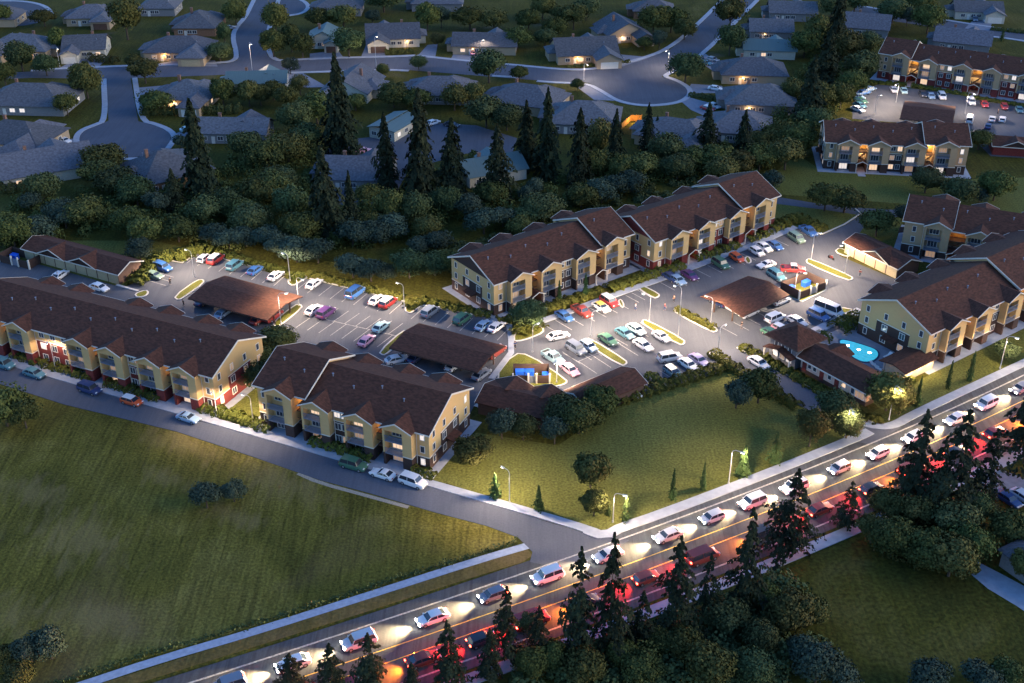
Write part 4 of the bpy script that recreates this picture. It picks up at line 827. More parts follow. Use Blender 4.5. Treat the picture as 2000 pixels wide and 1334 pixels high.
def house(label, x, y, wm, dm, rot, kind='hip', wall=TAN, roof=ROOFB, wing=1, porch=0, H=3.0, t=.5, side=-1, name='house'):
    wm *= 1.16; dm *= 1.2; H = 3.1
    a = R(rot); root = thing(name, label, 'house', G(x, y), a, 'detached houses on the housing streets')
    wb = MB(); wb.box((-wm/2, -dm/2, 0), (wm/2, dm/2, H)); rb = MB()
    h = hip(rb, -wm/2, wm/2, -dm/2, dm/2, H, t, gable=(kind != 'hip'))
    if kind != 'hip':
        if wm >= dm:
            for xx in (-wm/2, wm/2): wb.face([(xx, -dm/2, H), (xx, dm/2, H), (xx, 0, H+h-.25)])
        else:
            for yy in (-dm/2, dm/2): wb.face([(-wm/2, yy, H), (wm/2, yy, H), (0, yy, H+h-.25)])
    fx = -dm/2
    if wing:
        ww, wd = wm*.40, dm*.42; wx = side*(wm/2-ww/2-.2)
        wb2 = MB(); wb2.box((wx-ww/2, -dm/2-wd, 0), (wx+ww/2, -dm/2+.02, H-.05)); r2 = MB()
        hh = hip(r2, wx-ww/2, wx+ww/2, -dm/2-wd, dm*.05, H-.05, t*.95, gable=(wing == 2 or kind != 'hip'))
        if wing == 2 or kind != 'hip': wb2.face([(wx-ww/2, -dm/2-wd, H-.05), (wx+ww/2, -dm/2-wd, H-.05), (wx, -dm/2-wd, H+hh-.35)])
        wb2.build('garage_wall', wall, root); r2.build('garage_roof', roof, root)
        g = MB(); g.box((wx-ww*.36, -dm/2-wd-.06, .02), (wx+ww*.36, -dm/2-wd+.02, 2.25))
        for k in range(1, 4): g.box((wx-ww*.36, -dm/2-wd-.075, .55*k), (wx+ww*.36, -dm/2-wd-.06, .55*k+.03))
        g.build('garage_door', rw.choice([DOORT, SOFFIT, DOORW]), root)
    if wm > 14:         # a second, crossing volume behind
        q = side*wm*.16; wb.box((q-wm*.2, dm/2-.02, 0), (q+wm*.2, dm/2+2.6, H-.1)); wb.box((-side*wm/2-(.0 if side < 0 else 2.4), -dm*.2, 0), (-side*wm/2+(2.4 if side < 0 else .0), dm*.28, H-.12))
        r3 = MB(); hip(r3, q-wm*.2, q+wm*.2, -dm*.1, dm/2+2.6, H-.1, t*1.12, gable=(kind != 'hip')); r3.build('cross_roof', roof, root)
        r4 = MB(); e0, e1 = sorted((-side*wm*.2, -side*(wm/2+2.4))); hip(r4, e0, e1, -dm*.2, dm*.28, H-.12, t, gable=False); r4.build('side_roof', roof, root)
    wb.build('wall', wall, root); ro = rb.build('roof', roof, root)
    c = MB(); cx = wm*.18*-side; c.box((cx-.4, .6, H+h*.5), (cx+.4, 1.3, H+h+.7)); c.box((cx-.48, .52, H+h+.7), (cx+.48, 1.38, H+h+.82)); c.build('chimney', CHIM, ro)
    v = MB(); v.tube((wm*.3, -dm*.2, H+h*.4), (wm*.3, -dm*.2, H+h*.75), .12, .12, 6); v.tube((-wm*.2, dm*.15, H+h*.5), (-wm*.2, dm*.15, H+h*.9), .1, .1, 6); v.build('roof_vent', GREY, ro)
    for k, f in enumerate((.12, .34, .0)):
        window(root, -side*wm*f, -dm/2, 1.6, 0, WH, .18)
    window(root, wm/2, -dm*.2, 1.6, math.pi/2, WH, .15); window(root, wm/2, dm*.2, 1.6, math.pi/2, WH, .1); window(root, -wm/2, 0, 1.6, -math.pi/2, WH, .1)
    d = MB(); dx = -side*-wm*.02; d.box((-side*wm*.22-.5, -dm/2-.05, 0), (-side*wm*.22+.5, -dm/2+.02, 2.1)); do = d.build('door', DOORW, root)
    k_ = MB(); k_.box((-side*wm*.22+.33, -dm/2-.11, 1.0), (-side*wm*.22+.41, -dm/2-.05, 1.1)); k_.build('handle', GREY, do)
    if porch:
        l = MB(); px_ = -side*wm*.22; l.box((px_+.75, -dm/2-.16, 2.0), (px_+1.0, -dm/2-.01, 2.25)); l.build('wall_lamp', WALLL, root)
        pl_ = bpy.data.lights.new('porch_light', 'POINT'); pl_.energy = 26*porch; pl_.color = (1, .58, .24); pl_.shadow_soft_size = .2
        po = bpy.data.objects.new('porch_light', pl_); sc.collection.objects.link(po); po.parent = root; po.location = (px_+.9, -dm/2-1.1, 2.1)
    return root
HS = [
 ('hip-roofed tan house between the far left turning circle and the big tree', 185, 42, 15, 11, 4, 'hip', TAN, ROOFB, 1, 0, 1),
 ('low blue-roofed house at the left edge with a garden lamp in its tree', 50, 104, 19, 12, -6, 'hip', TAN, ROOFB, 1, .5, -1),
 ('steep-roofed house with a double garage facing the street junction', 172, 104, 12, 11, 8, 'gable', CREAM, ROOFB, 2, 0, -1),
 ('tall blue-roofed house behind the one with the glowing porch', 392, 58, 13, 15, 0, 'hip', BRICK, ROOFB, 0, 0, 1),
 ('hip-roofed house with a glowing orange porch and brown garage door', 355, 108, 19, 12, 0, 'hip', TAN, ROOFB, 1, 2.2, 1),
 ('half-hidden grey house at the top behind a picket of white windows', 315, 24, 12, 10, 0, 'hip', GWALL, ROOFB, 0, 0, 1),
 ('dark broad-roofed house left of the straight stem of the cul-de-sac', 68, 208, 22, 14, -4, 'hip', GWALL, ROOFB, 0, 0, 1),
 ('house with orange-lit corner left of the big turning circle', 40, 282, 19, 13, -14, 'hip', TAN, ROOFB, 1, .8, 1),
 ('gable-fronted house at the lower left of the big turning circle', 92, 338, 20, 13, 28, 'gable', CREAM, ROOFB, 0, 0, 1),
 ('house with a bright orange side porch right of the cul-de-sac stem', 372, 198, 14, 13, -6, 'hip', TAN, ROOFB, 1, 2.2, 1),
 ('pale-roofed house below the lamp on the housing street', 505, 172, 16, 8, 4, 'gable', CREAM, ROOFT, 0, 0, 1),
 ('long low house behind the tall conifer right of the turning circle', 458, 268, 18, 9, -3, 'gable', GWALL, ROOFB, 0, 0, 1),
 ('dark pyramid-roofed house below the turning circle', 322, 348, 17, 15, 40, 'hip', BRICK, ROOFB, 0, 0, 1),
 ('small white house with a pale teal roof behind round trees', 637, 86, 10, 10, 0, 'gable', CREAM, ROOFT, 1, 0, 1),
 ('many-gabled house with lit front rooms and a white car outside', 768, 82, 16, 12, 6, 'gable', CREAM, ROOFB, 2, 1.2, -1),
 ('long plain house with a white car and tall lamp on its drive', 948, 98, 19, 10, -3, 'gable', TAN, ROOFB, 0, .3, 1),
 ('gable-fronted house standing on the lower side of the long street', 690, 182, 13, 15, -12, 'gable', CREAM, ROOFB, 1, 0, -1),
 ('dark hip-roofed house below the curved street', 862, 190, 18, 12, -4, 'hip', GWALL, ROOFB, 0, 0, 1),
 ('grey-roofed house behind the pointed tree tops above the terrace', 700, 352, 16, 12, -4, 'gable', GWALL, ROOFB, 0, 0, 1),
 ('blue-roofed house with long tan flank wall above the dark conifers', 1030, 208, 19, 13, -22, 'hip', TAN, ROOFB, 0, 0, 1),
 ('dark hip-roofed house at the near side of the round junction', 1140, 244, 18, 14, -8, 'hip', GWALL, ROOFB, 0, 0, 1),
 ('broad house with a yellow-lit front wall above the curved street', 1140, 112, 18, 13, 8, 'gable', TAN, ROOFB, 1, 2.6, 1),
 ('tall tan house tucked behind the one with the yellow-lit front', 1212, 72, 13, 13, 16, 'gable', TAN, ROOFB, 2, 1.0, 1),
 ('blue-roofed house at the top between round trees and the wide road', 1275, 30, 13, 10, -4, 'hip', BRICK, ROOFB, 0, 0, 1),
 ('house below the round junction with an orange fence beside it', 1322, 276, 18, 12, -24, 'hip', TAN, ROOFB, 1, .5, 1),
 ('dark-roofed house near the red car and the turning circle', 1440, 262, 16, 13, -10, 'hip', GWALL, ROOFB, 0, 0, 1),
 ('house whose orange porch faces the white car by the circle', 1482, 208, 18, 13, -6, 'hip', GWALL, ROOFB, 0, 1.8, 1),
 ('house with an orange corner lamp beside the two parked cars', 1468, 152, 18, 12, -4, 'hip', TAN, ROOFB, 0, 2.0, 1),
 ('long pale green metal-roofed shed behind the house with two cars', 1500, 108, 15, 8, -6, 'gable', CREAM, ROOFT, 0, 0, 1),
 ('blue-roofed house above the pale green shed', 1503, 70, 13, 10, -6, 'gable', GWALL, ROOFB, 0, .3, 1),
 ('blue-roofed house at the top beside the dark belt of trees', 1545, 34, 15, 10, -6, 'gable', GWALL, ROOFB, 0, 0, 1),
 ('house behind the farthest block, two dark dormers on its roof', 1690, 62, 14, 12, -18, 'gable', GWALL, ROOFB, 0, 0, 1),
 ('house behind the ridge of the farthest block beside the top road', 1878, 92, 16, 11, -22, 'gable', GWALL, ROOFB, 0, 0, 1),
 ('white-walled house with an open garage at the top right', 1905, 32, 15, 9, -8, 'gable', CREAM, ROOFB, 2, 0, 1),
 ('grey-roofed house at the very top above the teal-roofed one', 665, 24, 15, 10, 0, 'hip', GWALL, ROOFB, 0, 0, 1),
 ('blue-roofed house at the top edge above the many-gabled house', 855, 16, 17, 9, 0, 'hip', GWALL, ROOFB, 0, 0, 1),
 ('pale teal-roofed shed half hidden by conifers near the terrace roof', 958, 345, 14, 9, 24, 'gable', CREAM, ROOFT, 0, 0, 1),
 ('house at the left edge above the dark broad-roofed house', 0, 45, 14, 10, 0, 'hip', TAN, ROOFB, 0, 0, 1),
 ('dark house at the lower right frame edge beyond the highway', 2075, 1120, 12, 10, 30, 'hip', GWALL, ROOFB, 0, 0, 1),
]
for l_, x, y, wm, dm_, rot, kd, wl_, rf_, wg, pc, sd2 in HS: house(l_, x, y, wm, dm_, rot, kd, wl_, rf_, wg, pc, side=sd2)
# metal building with the stepped teal roof
p0, p1 = G(722, 268), G(798, 244); root = thing('metal_building', 'teal-roofed metal building standing on the paved yard among conifers', 'building', p0, ang(p0, G(745, 283)), None)
root.rotation_euler.z = R(-27)
b = MB(); b.box((0, 0, 0), (8.5, 14, 3.2)); b.build('wall', CREAM, root)
b = MB(); b.slab([(-.5, -.5, 3.3), (4.2, -.5, 4.3), (4.2, 14.5, 4.3), (-.5, 14.5, 3.3)], .15); b.slab([(4.3, -.5, 4.0), (9, -.5, 3.1), (9, 14.5, 3.1), (4.3, 14.5, 4.0)], .15); b.build('roof', ROOFT, root)
for k in range(3): window(root, 1.6+2.6*k, 0, 1.5, 0, WH, .1)
for k in range(3): window(root, 8.5, 2.5+4*k, 1.5, math.pi/2, WH, .1)
# orange garden fence
fn = thing('garden_fence', 'orange-lit board fence behind the round junction', 'fence', G(1218, 248)); OF = mat('orange_boards', (.5, .22, .04), .8, .2, 3)
b = MB(); q0, q1, q2 = G(1214, 252)-G(1218, 248), G(1232, 236)-G(1218, 248), G(1253, 236)-G(1218, 248)
for a_, c_ in ((q0, q1), (q1, q2)):
    n = 12
    for k in range(n):
        s = a_.lerp(c_, k/n); e_ = a_.lerp(c_, (k+.93)/n); b.beam((s.x, s.y, .9), (e_.x, e_.y, .9), .05, 1.8)
b.build('board_panel', OF, fn)
b = MB()
for s in (q0, q0.lerp(q1, .5), q1, q1.lerp(q2, .5), q2): b.box((s.x-.06, s.y+.04, 0), (s.x+.06, s.y+.16, 2.0))
b.build('fence_frame', OF, fn)
pl_ = bpy.data.lights.new('garden_light', 'POINT'); pl_.energy = 120; pl_.color = (1, .6, .25); po = bpy.data.objects.new('garden_light', pl_); sc.collection.objects.link(po); po.location = G(1238, 243)+Vector((0, 0, 1.6))

# ---------------------------------------------------------------- street lamps
lamp_parts = {}
def lamp(label, x, y, hpx, dirx, power=1.0, double=False):
    p = G(x, y); h = hpx/(S(y)*.83); a = 0 if isinstance(dirx, tuple) or dirx > 0 else math.pi
    if isinstance(dirx, tuple): a = ang(p, G(x+dirx[0], y+dirx[1]))
    t = thing('street_lamp', label, 'street lamp', p, a, 'curved-arm street lamps')
    b = MB(); b.tube((0, 0, 0), (0, 0, .35), .16, .15); b.tube((0, 0, .35), (0, 0, h*.96), .085, .06); b.build('pole', POLE, t)
    b = MB(); pts = [(0, 0, h*.96), (.12, 0, h*1.02), (.5, 0, h*1.055), (1.1, 0, h*1.05), (1.45, 0, h*1.03)]
    for u, v in zip(pts, pts[1:]): b.tube(u, v, .05, .05, 6)
    b.build('arm', POLE, t)
    b = MB(); z = h*1.02; b.prism([(1.3, -.16), (2.05, -.12), (2.15, 0), (2.05, .12), (1.3, .16)], z, z+.16); ho = b.build('lamp_head', POLE, t)
    b = MB(); b.box((1.4, -.12, z-.05), (2.0, .12, z-.002)); b.build('lens', LAMPM, ho)
    l = bpy.data.lights.new('lamp_light', 'SPOT'); l.energy = LAMP_W*power; l.color = LAMP_C; l.spot_size = R(160); l.spot_blend = .35; l.use_nodes = True; ln = l.node_tree; em = ln.nodes['Emission']
    # the wide, even throw of a street luminaire: brighter towards the sides than straight down
    tcn = ln.nodes.new('ShaderNodeTexCoord'); sp = ln.nodes.new('ShaderNodeSeparateXYZ'); ab = ln.nodes.new('ShaderNodeMath'); ab.operation = 'ABSOLUTE'; mx_ = ln.nodes.new('ShaderNodeMath'); mx_.operation = 'MAXIMUM'; mx_.inputs[1].default_value = .40; pw_ = ln.nodes.new('ShaderNodeMath'); pw_.operation = 'POWER'; pw_.inputs[1].default_value = -1.7
    ln.links.new(tcn.outputs['Normal'], sp.inputs[0]); ln.links.new(sp.outputs[2], ab.inputs[0]); ln.links.new(ab.outputs[0], mx_.inputs[0]); ln.links.new(mx_.outputs[0], pw_.inputs[0]); ln.links.new(pw_.outputs[0], em.inputs['Strength']); l.shadow_soft_size = .3
    o = bpy.data.objects.new('lamp_light', l); sc.collection.objects.link(o); o.parent = t; o.location = (1.7, 0, z-.12)
    return t
LP = [('lamp before the red brick windows of the long block', 109, 722, 56, (-5, 12), .2), ('lamp at the street corner of the long block', 424, 811, 50, (-2, 6), .15), ('lamp in the gap between the two street-front blocks', 495, 826, 48, (-16, -6), .9),
 ('lamp on the lawn edge beside the slim young conifer', 995, 982, 60, (-14, -10), 1.2), ('lamp at the tip of the lawn where the street meets the highway', 1197, 1020, 56, (18, 3), .7), ('lamp on the lawn edge halfway along the highway', 1423, 945, 64, (18, 4), .8),
 ('lamp at the lawn corner of the entrance road', 1650, 856, 58, (10, 16), .4), ('lamp at the clubhouse corner beside the person in white', 1736, 820, 64, (16, 14), .4), ('lamp on the highway verge near the right frame edge', 1953, 720, 58, (20, 3), .7),
 ('lamp beside the two cars at the end of the upper car park', 380, 541, 44, (-14, -6), 1.5), ('lamp on the first planted spur of the upper car park', 567, 550, 46, (-14, -6), .8), ('lamp at the upper tip of the island before the first carport', 584, 598, 50, (14, 4), .8),
 ('lamp at the lower tip of the island before the first carport', 549, 632, 52, (14, -2), .9), ('lamp on the second planted spur of the upper car park', 790, 608, 46, (-14, -6), 1.3), ('lamp at the top of the planted island near the pedestrians', 1268, 628, 46, (-14, -4), 1.0),
 ('lamp behind the green car at the top of the short island', 1154, 657, 42, (12, -6), 1.2), ('tallest lamp, at the low end of the centre island', 1324, 660, 88, (-14, -6), 1.4), ('lamp at the low end of the hedged island by the square carport', 1388, 634, 46, (-14, -6), .9),
 ('lamp beside the lamp-lit lane below the square carport', 1402, 690, 46, (22, -14), .9), ('lamp at the top tip of the island by the bin store', 1584, 508, 44, (12, -3), 1.0), ('lamp at the low end of the island by the garage row', 1650, 535, 46, (-12, -3), 1.1),
 ('lamp beside the floodlit bin store', 1551, 577, 42, (16, 3), 1.7), ('lamp on the rounded island beside the brown bin store', 1087, 748, 44, (-6, 10), .9), ('lamp between the triangular island and the brown bin store', 1040, 688, 46, (22, -14), .8),
 ('lamp at the T-junction of the housing streets', 493, 140, 46, (6, 4), .45), ('lamp in front of the many-gabled house', 735, 133, 48, (6, -4), .5), ('lamp at the mouth of the round junction', 1140, 156, 26, (8, 3), .55), ('lamp at the neck of the wide road', 1305, 132, 28, (-10, 3), .5),
 ('lamp beside the steep-roofed double garage house', 117, 130, 30, (6, 4), .06), ('lamp on the drive of the long plain house', 938, 110, 24, (8, -3), .12), ('lamp beside the entrance of the far car park', 1750, 200, 30, (-10, 3), .9), ('lamp beside the white van in the far car park', 1884, 222, 34, (10, 2), .8),
 ('lamp in the far car park just behind the far block', 1708, 224, 30, (10, -3), .9)]
for l_ in LP: lamp('pale curved-arm street '+l_[0], *l_[1:])

# ---------------------------------------------------------------- cars
def paint(name, c): return mat('paint_'+name, c, .28, 0, spec=.6)
PC_ = {'white': (.72, .72, .72), 'silver': (.45, .48, .52), 'grey': (.16, .19, .24), 'dark': (.03, .035, .05), 'blue': (.04, .12, .32), 'light blue': (.24, .36, .50), 'teal': (.07, .19, .24), 'pale teal': (.32, .48, .50), 'green': (.05, .14, .09), 'red': (.36, .03, .03), 'orange-red': (.55, .09, .03), 'dark red': (.24, .04, .03), 'purple': (.09, .03, .13), 'pink': (.60, .30, .38), 'yellow': (.7, .45, .08), 'navy': (.02, .045, .14), 'violet': (.24, .22, .38), 'sage': (.16, .24, .18)}
CG = mat('car_glass', (.02, .03, .045), .08, 0, spec=.8); TY = mat('tyre_rubber', (.02, .02, .02), .9, 0); RIM = mat('rim_alloy', (.4, .4, .42), .35, 0, metal=.6)
HLO = mat('headlight_lens', (.7, .72, .75), .15, 0, spec=.8); TLO = mat('tail_light_lens', (.35, .02, .02), .2, 0, spec=.7); BUMP = mat('dark_trim', (.03, .03, .03), .6, 0)
HLL = mat('headlight_on', (1, 1, 1), .3, 0, emit=(1, .86, .62), es=40); TLL = mat('tail_light_on', (.8, .02, .02), .3, 0, emit=(1, .03, .015), es=14); AML = mat('indicator_on', (.9, .4, .05), .3, 0, emit=(1, .38, .03), es=12)
def carkind(L=4.9, W=1.9, hood=.92, roofz=1.45, fx=1.15, wfx=.45, rx=-1.9, wrx=-1.2, tail=.98, belt=.95, bed=None, white_top=False):
    """x forward; returns body, windshield, rear window, side window meshes"""
    hw = W/2; b = MB()
    st = [(-L/2, .42, tail-.22, hw*.86), (-L/2+.12, .28, tail-.06, hw*.95), (-L/2+.7, .2, tail, hw), (rx+.05, .2, belt+.02, hw), (fx, .2, belt, hw), (fx+.25, .2, belt-.04, hw), (L/2-.75, .2, hood-.06, hw*.98), (L/2-.2, .26, hood-.2, hw*.9), (L/2, .36, hood-.36, hw*.78)]
    rings = []
    for x, z0, z1, w in st:
        m = z0+(z1-z0)*.62
        rings.append([(x, -w*.9, z0), (x, -w, z0+.14), (x, -w, m), (x, -w*.92, z1-.05), (x, -w*.78, z1), (x, w*.78, z1), (x, w*.92, z1-.05), (x, w, m), (x, w, z0+.14), (x, w*.9, z0)])
    i0 = len(b.v)
    for r in rings: b.v += r
    n = 10
    for i in range(len(rings)-1):
        for k in range(n): b.f.append((i0+i*n+k, i0+i*n+(k+1) % n, i0+(i+1)*n+(k+1) % n, i0+(i+1)*n+k)); b.m.append(0)
    b.f.append(tuple(i0+k for k in range(n))); b.m.append(0); b.f.append(tuple(i0+(len(rings)-1)*n+k for k in range(n))); b.m.append(0)
    if bed:     # open load bed behind the cab
        b.box((-L/2+.15, -hw*.97, .9), (rx-.05, -hw*.84, 1.12)); b.box((-L/2+.15, hw*.84, .9), (rx-.05, hw*.97, 1.12)); b.box((-L/2+.06, -hw*.9, .7), (-L/2+.15, hw*.9, 1.12)); b.box((-L/2+.16, -hw*.82, 1.0), (rx-.06, hw*.82, 1.015), 2)
    tw = hw*.74; bw = hw*.90; zt = roofz; e = .05
    rp = [(wrx, -tw, zt-.04), (wfx, -tw, zt-.06), (wfx, tw, zt-.06), (wrx, tw, zt-.04)]; mid = (wrx+wfx)/2
    b.slab([(wrx-e, -tw-e, zt-.05), (mid, -tw-e, zt-.01), (wfx+e, -tw-e, zt-.07), (wfx+e, tw+e, zt-.07), (mid, tw+e, zt-.01), (wrx-e, tw+e, zt-.05)], .05, 1)
    b.face([(mid, -tw+.08, zt+.005), (wfx-.1, -tw+.12, zt-.04), (wfx-.1, tw-.12, zt-.04), (mid, tw-.08, zt+.005)], 1)
    for s in (-1, 1):
        b.beam((fx, s*bw, belt-.02), (wfx, s*tw, zt-.07), .07, .07); b.beam((rx, s*bw, belt), (wrx, s*tw, zt-.05), .12, .12); xm = (fx+rx)/2-.1; b.beam((xm, s*(bw-.01), belt), (xm+(wfx+wrx-fx-rx)/2*.3, s*tw, zt-.05), .07, .07)
        b.box((fx-.22, s*(hw+.02)-.07, belt+.0), (fx-.02, s*(hw+.02)+.07, belt+.13))
    b.box((L/2-.06, -hw*.55, .42), (L/2+.01, hw*.55, .56), 2); b.box((-L/2-.02, -hw*.6, .38), (-L/2+.04, hw*.6, .5), 2)
    g = .03
    ws = MB(); ws.face([(fx, -bw+g, belt-.02), (fx, bw-g, belt-.02), (wfx, tw-g, zt-.08), (wfx, -tw+g, zt-.08)])
    rwm = MB(); rwm.face([(rx, bw-g, belt), (rx, -bw+g, belt), (wrx, -tw+g, zt-.07), (wrx, tw-g, zt-.07)])
    sws = []
    for s in (-1, 1):
        m_ = MB(); m_.face([(rx+.03, s*bw, belt-.01), (fx-.03, s*bw, belt-.02), (wfx-.02, s*tw, zt-.08), (wrx+.02, s*tw, zt-.07)]); sws.append(m_.mesh('side_window', CG))
    me = b.mesh('body', [PAINT, PAINT, BUMP])
    for p_ in me.polygons: p_.use_smooth = False
    hl = MB(); hl.box((L/2-.16, -.2, hood-.36), (L/2-.02, .2, hood-.2)); tl = MB(); tl.box((-L/2-.01, -.17, tail-.28), (-L/2+.1, .17, tail-.12))
    return dict(body=me, ws=ws.mesh('windscreen', CG), rw=rwm.mesh('rear_window', CG), sw=sws, L=L, W=W, hl=hl, tl=tl)
CK = {'saloon': carkind(), 'hatchback': carkind(4.3, 1.85, .95, 1.5, 1.15, .5, -1.95, -1.6, 1.0), 'coupe': carkind(4.7, 1.9, .88, 1.32, .8, .1, -1.75, -.9, .95, .9), 'off-roader': carkind(5.0, 2.05, 1.1, 1.85, 1.3, .8, -2.3, -2.0, 1.15, 1.12),
      'van': carkind(5.5, 2.1, 1.15, 2.15, 1.9, 1.2, -2.6, -2.45, 1.25, 1.25), 'pickup': carkind(5.6, 2.05, 1.1, 1.8, 1.3, .75, -.7, -.55, 1.0, 1.1, bed=True), 'minibus': carkind(6.6, 2.2, 1.2, 2.45, 2.5, 2.0, -3.15, -3.05, 1.3, 1.25)}
wm_ = MB(); wm_.tube((0, -.11, 0), (0, .11, 0), .34, .34, 16, 0); wm_.tube((0, -.118, 0), (0, .118, 0), .2, .2, 10, 1); WHM = wm_.mesh('wheel', [TY, RIM])
for k, d in CK.items():
    for nm, src, ms in (('hlm', 'hl', (HLO, HLL)), ('tlm', 'tl', (TLO, TLL, AML))): d[nm] = [d[src].mesh('headlight' if nm == 'hlm' else 'tail_light', m) for m in ms]
    t = bpy.data.objects.new('car_model', None); d['wheels'] = [(x, y) for x in (-d['L']*.30, d['L']*.31) for y in (-d['W']/2+.1, d['W']/2-.1)]
def car(x, y, vec, kind, col, place, top=None, on=0, pos=None, a=None, lane=None):
    d = CK[kind]; p = pos or G(x, y); aa = a if a is not None else ang(p, G(x+vec[0], y+vec[1]))
    desc = '%s %s%s %s' % (col, kind, (' with %s roof' % top) if top else '', place)
    t = thing('parked_car' if not on else 'moving_car', desc, 'car' if kind not in ('van', 'minibus', 'pickup') else kind, p+Vector((0, 0, .02)), aa, 'cars parked on the estate' if not on else 'cars driving on the highway')
    bd = link('body', d['body'], t); bd.material_slots[0].link = 'OBJECT'; bd.material_slots[1].link = 'OBJECT'
    bd.material_slots[0].material = paint(col.replace(' ', '_'), PC_[col]); bd.material_slots[1].material = paint((top or col).replace(' ', '_'), PC_[top or col])
    link('windscreen', d['ws'], t); link('rear_window', d['rw'], t)
    for s in d['sw']: link('side_window', s, t)
    for wx, wy in d['wheels']: link('wheel', WHM, t, (wx, wy, .34))
    for i, s in enumerate((-1, 1)):
        link('headlight', d['hlm'][1 if on == 1 else 0], t, (0, s*d['W']*.33, 0)); link('tail_light', d['tlm'][(1 if on else 0)], t, (0, s*d['W']*.36, 0))
    return t
UL = (26, -19); RL = (30, 19)
P1 = 'in the top row of the upper car park'; P2 = 'in the middle row of the upper car park'; P3 = 'under the first long carport'; P4 = 'by the second long carport'
P5 = 'in the row before the upper terrace'; P6 = 'in the centre bays of the main car park'; P7 = 'in the lower row by the lawn hedge'; P8 = 'beside the clubhouse tower'; P9 = 'at the top end of the main car park'; P10 = 'under the square carport'
P11 = 'parked along the side street'; P12 = 'in the far car park, left cluster'; P13 = 'in the far car park beside the farthest block'; P14 = 'behind the long block'
